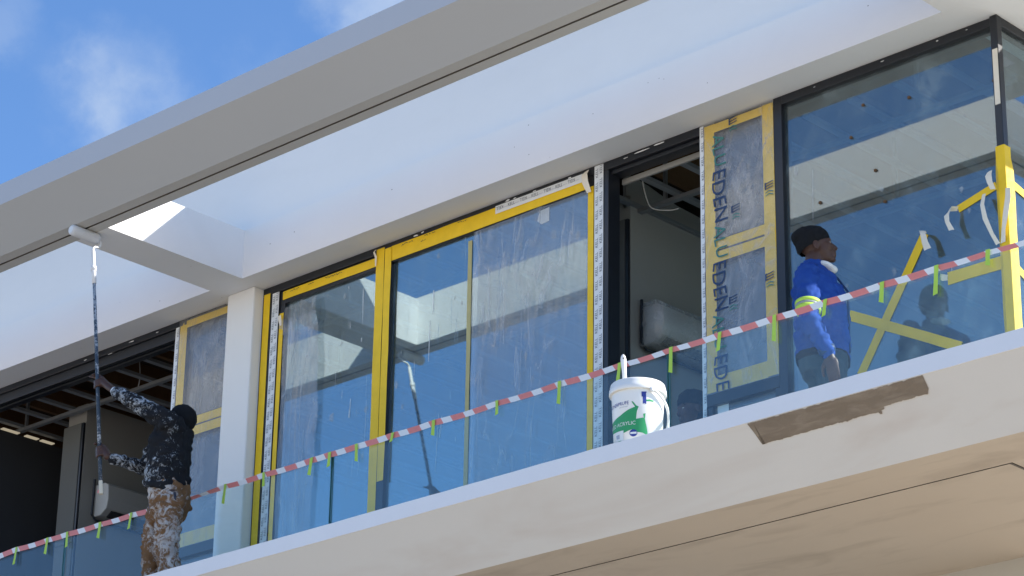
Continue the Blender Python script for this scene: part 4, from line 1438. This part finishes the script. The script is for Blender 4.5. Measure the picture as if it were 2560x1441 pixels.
leg = lambda a, d: [((a, d, 0.82), .088), ((a + 0.012, d, 0.48), .066), ((a - 0.01, d, 0.09), .046)]
body = MB()
F1.torso(body, [(a, d, z, ra - .03, rb - .03, t) for a, d, z, ra, rb, t in tor], A1, B1)
body.capsule(F1.P(0.01, 0, 1.36), F1.P(0.015, 0, 1.49), .062, .058)
hb, hw = F1.head(body, headc, HF, HU)
F1.limb(body, arm_r, -0.014)
F1.limb(body, arm_l, -0.014)
for a, d in ((0.06, 0.095), (0.05, -0.095)):
    F1.limb(body, leg(a, d), -0.012)
    body.capsule(F1.P(a - 0.04, d, 0.045), F1.P(a + 0.16, d, 0.035), .042, .034)
hand(F1, body, (0.058, 0.225, 0.775), F1.D(0.14, 0.03, -1.0), F1.D(0.3, -1.0, 0), (0.25, 0.35, 0.3), thumb_side=-1)
hand(F1, body, (0.12, -0.22, 0.825), F1.D(0.16, -0.02, -1.0), F1.D(0.2, 1.0, 0), (0.25, 0.35, 0.3), thumb_side=1)
p1 = put('person', remesh(body, 0.0062, 2, F1.b), 'skin', None, F1.b)
tag(p1, 'person in a blue work jacket and black beanie standing behind the glass, looking right', 'person')
F1.eyes(hw, p1)
j = MB()
F1.torso(j, tor, A1, B1)
F1.limb(j, arm_r)
F1.limb(j, arm_l)
j.capsule(F1.P(-0.04, 0.12, 1.335), F1.P(-0.055, 0.165, 1.300), .065, .068)
# stand-up collar
j.lathe(F1.P(0.008, 0, 1.395), [(0.078, 0.0), (0.076, 0.055), (0.070, 0.058)], 24)
put('jacket', remesh(j, 0.009, 2, F1.b, 0.017, 8.5, (1, 1, 1.35)), 'jacket', p1)
hm = MB()
F1.torso(hm, [(0.045, 0, 0.80, .158, .188, 0), (0.045, 0, 0.845, .162, .192, 0)], A1, B1)
put('jacket_hem', remesh(hm, 0.010, 3, F1.b, 0.004, 14), 'beanie', p1)
zp = MB()
zp.tube([F1.P(0.045 + A1[0] * .158 + .004, A1[1] * .158, z) for z in (0.86, 1.0, 1.12, 1.25)] + [F1.P(0.03 + .115, .03, 1.34), F1.P(0.085, .02, 1.41)], 0.007, 6)
zp.build('zip', 'navy', p1)
tr = MB()
F1.torso(tr, [(0.04, 0, 0.90, .135, .165, 0), (0.045, 0, 0.80, .145, .175, 0), (0.05, 0, 0.72, .13, .17, 0)], A1, B1)
for a, d in ((0.075, 0.095), (0.055, -0.095)):
    F1.limb(tr, [((a, d, 0.78), .102), ((a + 0.02, d, 0.48), .084), ((a, d, 0.10), .074)])
put('trousers', remesh(tr, 0.012, 4, F1.b, 0.010, 7.0), 'teal_trouser', p1)
cu = MB()
cu.tube([F1.P(0.036, 0.225, 0.818), F1.P(0.050, 0.225, 0.785)], [0.054, 0.050], 20)
cu.build('cuff', 'navy', p1, smooth=True)
rbd = MB()
ax0, ax1 = Vector((-0.0575, 0.198, 1.110)), Vector((-0.060, 0.210, 1.046))
for (t0, t1, mi, g_) in ((0.0, 0.36, 0, .0125), (0.36, 0.64, 1, .0118), (0.64, 1.0, 0, .0125)):
    q0, q1 = ax0.lerp(ax1, t0), ax0.lerp(ax1, t1)
    rbd.tube([F1.P(*q0), F1.P(*q1)], [0.066 + g_ - .002 * t0, 0.066 + g_ - .002 * t1], 26, mi)
rbd.build('reflective_band', ['hiviz', 'reflect'], p1, smooth=True)
bn = MB()
c0 = Vector(headc)
Bm = hb
bn.ellipsoid(hw(-.016, 0, .050), (.108, .090, .094), Bm, 24, 14)
bn.ellipsoid(hw(-.060, 0, .082), (.078, .078, .062), Bm, 20, 12)
bn.ellipsoid(hw(-.052, 0, .020), (.072, .088, .082), Bm, 20, 12)
me = remesh(bn, 0.007, 5, F1.b, 0.005, 16, (1, 1, .7))
# trim the beanie at its brim: a slanting edge from forehead to nape
bm = bmesh.new()
bm.from_mesh(me)
pl_co = hw(.075, 0, .030) - F1.b
pl_no = (hb @ Vector((0.60, 0, 0.80)))
pl_no = (hb @ Vector((-0.30, 0, 1.0))).normalized()
bmesh.ops.bisect_plane(bm, geom=bm.verts[:] + bm.edges[:] + bm.faces[:], plane_co=pl_co, plane_no=pl_no, clear_inner=True)
bm.to_mesh(me)
bm.free()
put('beanie', me, 'beanie', p1)
mk = MB()
mk.ellipsoid(F1.P(0.075, 0.02, 1.418), (0.062, 0.066, 0.026), Matrix((F1.D(.93, 0, -.36), F1.D(0, 1, 0), F1.D(.36, 0, .93))).transposed(), 20, 12)
mk.ellipsoid(F1.P(0.112, 0.02, 1.405), (0.030, 0.046, 0.026), None, 16, 10)
put('dust_mask', remesh(mk, 0.006, 3, F1.b), 'mask', p1)

# ---- painter with the long roller
F2 = Fig((-6.05, -1.38))
A2, B2 = (-0.86, -0.50), (0.50, -0.86)          # forwards; his left, towards the street
pole_pts = [F2.P(-0.453, 0.0, 0.934), F2.P(-0.453, 0.0, 0.934).lerp(Vector((-6.812, -1.60, Zr(2.855))), 0.5), F2.P(-0.453, 0.0, 0.934).lerp(Vector((-6.812, -1.60, Zr(2.855))), 0.86)]
pole_top = Vector((-6.812, -1.60, Zr(2.855)))
pole_dir = (pole_pts[2] - pole_pts[0]).normalized()
def on_pole(z):
    t = (Zr(z) - pole_pts[0].z) / (pole_pts[2].z - pole_pts[0].z)
    return pole_pts[0].lerp(pole_pts[2], t)
tor2 = [(-0.005, 0, 0.87, .140, .172, .32), (0.005, 0, 0.98, .135, .170, .15), (0.010, 0, 1.10, .130, .172, 0), (0.010, 0, 1.22, .128, .178, -.1), (0.030, 0, 1.33, .100, .165, -.2), (0.050, -0.01, 1.385, .065, .090, -.2)]
arm_n = [((0.015, 0.150, 1.340), .084), ((-0.225, 0.080, 1.500), .064), ((-0.250, 0.070, 1.512), .062), ((-0.400, -0.035, 1.625), .042)]
arm_f = [((-0.075, -0.130, 1.33), .070), ((-0.165, -0.150, 1.125), .056), ((-0.195, -0.140, 1.105), .054), ((-0.385, -0.030, 1.125), .040)]
head2 = (0.048, -0.055, 1.425)
HF2 = F2.D(-0.55, -0.45, 0.75)
HU2 = F2.D(0.72, 0.10, 0.72)
body = MB()
F2.torso(body, [(a, d, z, ra - .03, rb - .03, t) for a, d, z, ra, rb, t in tor2], A2, B2)
body.capsule(F2.P(0.045, -0.01, 1.33), F2.P(0.062, -0.04, 1.42), .060, .056)
hb2, hw2 = F2.head(body, head2, HF2, HU2, 0.95)
F2.limb(body, arm_n, -0.014)
F2.limb(body, arm_f, -0.014)
body.capsule(F2.P(-0.385, -0.025, 1.613), F2.P(-0.452, -0.075, 1.668), .027, .026)
body.capsule(F2.P(-0.37, -0.036, 1.122), F2.P(-0.425, -0.012, 1.135), .027, .026)
lgn = [((0.045, 0.085, 0.80), .085), ((0.045, 0.085, 0.46), .062), ((0.080, 0.085, 0.08), .045)]
lgf = [((-0.040, -0.090, 0.80), .085), ((-0.075, -0.090, 0.46), .062), ((-0.055, -0.090, 0.08), .045)]
F2.limb(body, lgn)
F2.limb(body, lgf)
for a, d in ((0.08, 0.085), (-0.055, -0.09)):
    body.capsule(F2.P(a + 0.05, d, 0.045), F2.P(a - 0.14, d - 0.06, 0.035), .042, .034)
grip_hand(F2, body, (-0.450, -0.075, 1.668), on_pole(1.735), pole_dir, F2.D(0, 1, 0), True)
grip_hand(F2, body, (-0.420, -0.010, 1.138), on_pole(1.180), pole_dir, F2.D(0, 1, 0))
p2 = put('person', remesh(body, 0.0062, 2, F2.b), 'skin', None, F2.b)
tag(p2, 'person in paint-spattered black top and brown trousers reaching up with a long roller', 'person')
F2.eyes(hw2, p2)
sw = MB()
F2.torso(sw, tor2, A2, B2)
F2.limb(sw, arm_n)
F2.limb(sw, arm_f)
sw.capsule(F2.P(0.045, 0.08, 1.335), F2.P(0.015, 0.155, 1.335), .082, .076)
put('sweater', remesh(sw, 0.010, 4, F2.b, 0.014, 8.5, (1, 1, 1.4)), 'sweater', p2)
tr = MB()
F2.torso(tr, [(0.020, 0, 0.96, .115, .150, 0), (0.030, 0, 0.86, .130, .165, 0), (0.036, 0, 0.78, .132, .160, 0), (0.030, 0, 0.71, .105, .140, 0), (0.020, 0, 0.66, .06, .09, 0)], A2, B2)
F2.limb(tr, [((0.050, 0.085, 0.78), .100), ((0.040, 0.085, 0.52), .088), ((0.068, 0.085, 0.30), .076), ((0.085, 0.085, 0.06), .076)])
F2.limb(tr, [((-0.030, -0.090, 0.80), .096), ((-0.075, -0.090, 0.54), .082), ((-0.066, -0.090, 0.32), .074), ((-0.055, -0.09, 0.06), .075)])
put('trousers', remesh(tr, 0.011, 4, F2.b, 0.015, 8.5, (1, 1, 2.0)), 'trousers', p2)
pk = MB()
pk.box(-0.002, 0.002, -0.001, 0.001, -0.001, 0.001)
pk = MB()
pk.tube([F2.P(0.082, 0.155, 0.825), F2.P(0.088, 0.162, 0.79), F2.P(0.085, 0.163, 0.755)], [0.014, 0.017, 0.012], 10, 0, 0.6)
pk.build('back_pocket_slit', 'ink', p2, smooth=True)
fl = MB()
fl.loft([[F2.P(-0.03, 0.168, 0.60 + dz), F2.P(0.04, 0.188, 0.585 + dz), F2.P(0.115, 0.155, 0.575 + dz)] for dz in (0.0, 0.045)], False, 0, False)
fl.build('pocket_flap', 'trousers', p2)
cp = MB()
cp.ellipsoid(hw2(-.012, 0, .040), (.108, .094, .098), hb2, 22, 14)
cp.ellipsoid(hw2(-.030, 0, .000), (.100, .090, .090), hb2, 20, 12)
put('cap', remesh(cp, 0.008, 3, F2.b, 0.003, 18), 'beanie', p2)
wb = MB()
wb.tube([F2.P(-0.405, -0.040, 1.628), F2.P(-0.420, -0.052, 1.641)], [0.031, 0.030], 16)
wb.build('wristband', 'mask', p2, smooth=True)

# ---- roller on its extension pole
rl = thing('paint_roller', pole_pts[0], 'paint roller on a long paint-spattered extension pole pressed to the soffit edge', 'paint roller')
m = MB()
m.tube([pole_pts[0] + Vector((0, 0, -0.02)), pole_pts[1], pole_pts[2]], [0.0140, 0.0135, 0.0120], 14)
m.build('pole', 'pole', rl, smooth=True)
m = MB()
m.tube([pole_pts[0] - pole_dir * 0.085, pole_pts[0] + pole_dir * 0.02], [0.019, 0.019], 4)
m.build('end_grip', 'cream', rl, bevel=0.003)
m = MB()
m.box(pole_pts[0].x - 0.004, pole_pts[0].x + 0.010, pole_pts[0].y - 0.0205, pole_pts[0].y - 0.019, pole_pts[0].z - 0.075, pole_pts[0].z - 0.055)
m.build('grip_label', 'red', rl)
SLV0, SLV1 = Vector((-6.850, -1.785, Zr(2.968))), Vector((-6.850, -1.535, Zr(2.968)))
m = MB()
m.tube([pole_top - pole_dir * 0.30, pole_top - pole_dir * 0.17, pole_top - pole_dir * 0.15, pole_top - pole_dir * 0.02, pole_top], [0.016, 0.017, 0.014, 0.015, 0.011], 12)
m.tube([pole_top - pole_dir * 0.185, pole_top - pole_dir * 0.150], [0.023, 0.021], 12)
m.build('handle', 'paintwhite', rl, smooth=True)
m = MB()
m.tube([pole_top - pole_dir * 0.03, pole_top + pole_dir * 0.012, pole_top + Vector((-0.006, 0.02, 0.030)), Vector((-6.842, -1.525, Zr(2.905))), Vector((-6.849, -1.512, Zr(2.925))), Vector((-6.85, -1.512, Zr(2.955))), SLV1 + Vector((0, 0.006, 0)), SLV1 - Vector((0, 0.04, 0))], 0.0085, 8)
m.build('wire_frame', 'paintwhite', rl, smooth=True)
m = MB()
m.lathe(SLV0, [(0.028, 0.0), (0.038, 0.006), (0.0412, 0.03), (0.0412, 0.225), (0.038, 0.246), (0.030, 0.25)], 24, 0, (0, 1, 0))
m.build('sleeve', 'sleeve', rl, smooth=True)
m = MB()
m.lathe(SLV0 + Vector((0, -0.003, 0)), [(0.027, 0.0), (0.027, 0.006)], 18, 0, (0, 1, 0))
m.build('end_cap', 'kell', rl)

# ---- third person, bent forward just inside the open doorway
F3 = Fig((-2.490, 0.225))
A3, B3 = (-0.97, 0.2), (-0.2, -0.97)
head3 = (-0.105, 0.0, 1.085)
HF3, HU3 = F3.D(-0.86, 0.36, -0.12), F3.D(0.02, 0, 1.0)
tor3 = [(0.26, 0, 0.66, .13, .16, 0), (0.22, 0, 0.78, .13, .165, 0.3), (0.14, 0, 0.85, .135, .18, 0.5), (0.06, 0, 0.93, .11, .18, .6), (0.02, 0, 0.97, .07, .10, .6)]
body = MB()
F3.torso(body, [(a, d, z, ra - .03, rb - .03, t) for a, d, z, ra, rb, t in tor3], A3, B3)
body.capsule(F3.P(0.02, 0, 0.92), F3.P(-0.07, 0, 1.02), .058, .055)
hb3, hw3 = F3.head(body, head3, HF3, HU3, 0.98)
an = [((0.06, 0.17, 0.91), .062), ((0.02, 0.20, 0.74), .050), ((-0.16, 0.16, 0.66), .038)]
af = [((0.06, -0.17, 0.91), .062), ((0.02, -0.20, 0.74), .050), ((-0.16, -0.16, 0.66), .038)]
F3.limb(body, an, -.012)
F3.limb(body, af, -.012)
hand(F3, body, (-0.18, 0.155, 0.645), F3.D(-0.9, -0.1, -0.35), F3.D(0, 0, -1), (0.3, 0.35, 0.3), thumb_side=1)
hand(F3, body, (-0.18, -0.155, 0.645), F3.D(-0.9, 0.1, -0.35), F3.D(0, 0, -1), (0.3, 0.35, 0.3), thumb_side=-1)
for d in (0.1, -0.1):
    F3.limb(body, [((0.24, d, 0.72), .075), ((0.12, d, 0.42), .060), ((0.2, d, 0.08), .045)])
    body.capsule(F3.P(0.22, d, 0.045), F3.P(0.04, d, 0.035), .042, .034)
p3 = put('person', remesh(body, 0.0065, 2, F3.b), 'skin', None, F3.b)
tag(p3, 'person in a dark beanie and dark top low inside the open doorway, looking left', 'person')
F3.eyes(hw3, p3)
j = MB()
F3.torso(j, tor3, A3, B3)
F3.limb(j, an)
F3.limb(j, af)
j.capsule(F3.P(0.02, 0, 0.95), F3.P(-0.03, 0, 1.00), .085, .072)
j.ellipsoid(F3.P(0.05, 0.0, 1.03), (.06, .08, .07))
put('hooded_top', remesh(j, 0.012, 4, F3.b, 0.008, 8), 'beanie', p3)
tr = MB()
F3.torso(tr, [(0.25, 0, 0.80, .125, .16, 0), (0.25, 0, 0.70, .13, .165, 0)], A3, B3)
for d in (0.1, -0.1):
    F3.limb(tr, [((0.24, d, 0.72), .095), ((0.12, d, 0.42), .080), ((0.2, d, 0.10), .070)])
put('trousers', remesh(tr, 0.014, 4, F3.b, 0.008, 8), 'teal_trouser', p3)
bn = MB()
bn.ellipsoid(hw3(-.014, 0, .052), (.108, .092, .090), hb3, 22, 14)
me = remesh(bn, 0.007, 4, F3.b, 0.004, 18)
bm = bmesh.new()
bm.from_mesh(me)
bmesh.ops.bisect_plane(bm, geom=bm.verts[:] + bm.edges[:] + bm.faces[:], plane_co=hw3(.07, 0, .030) - F3.b, plane_no=(hb3 @ Vector((-0.2, 0, 1.0))).normalized(), clear_inner=True)
bm.to_mesh(me)
bm.free()
put('beanie', me, 'beanie', p3)
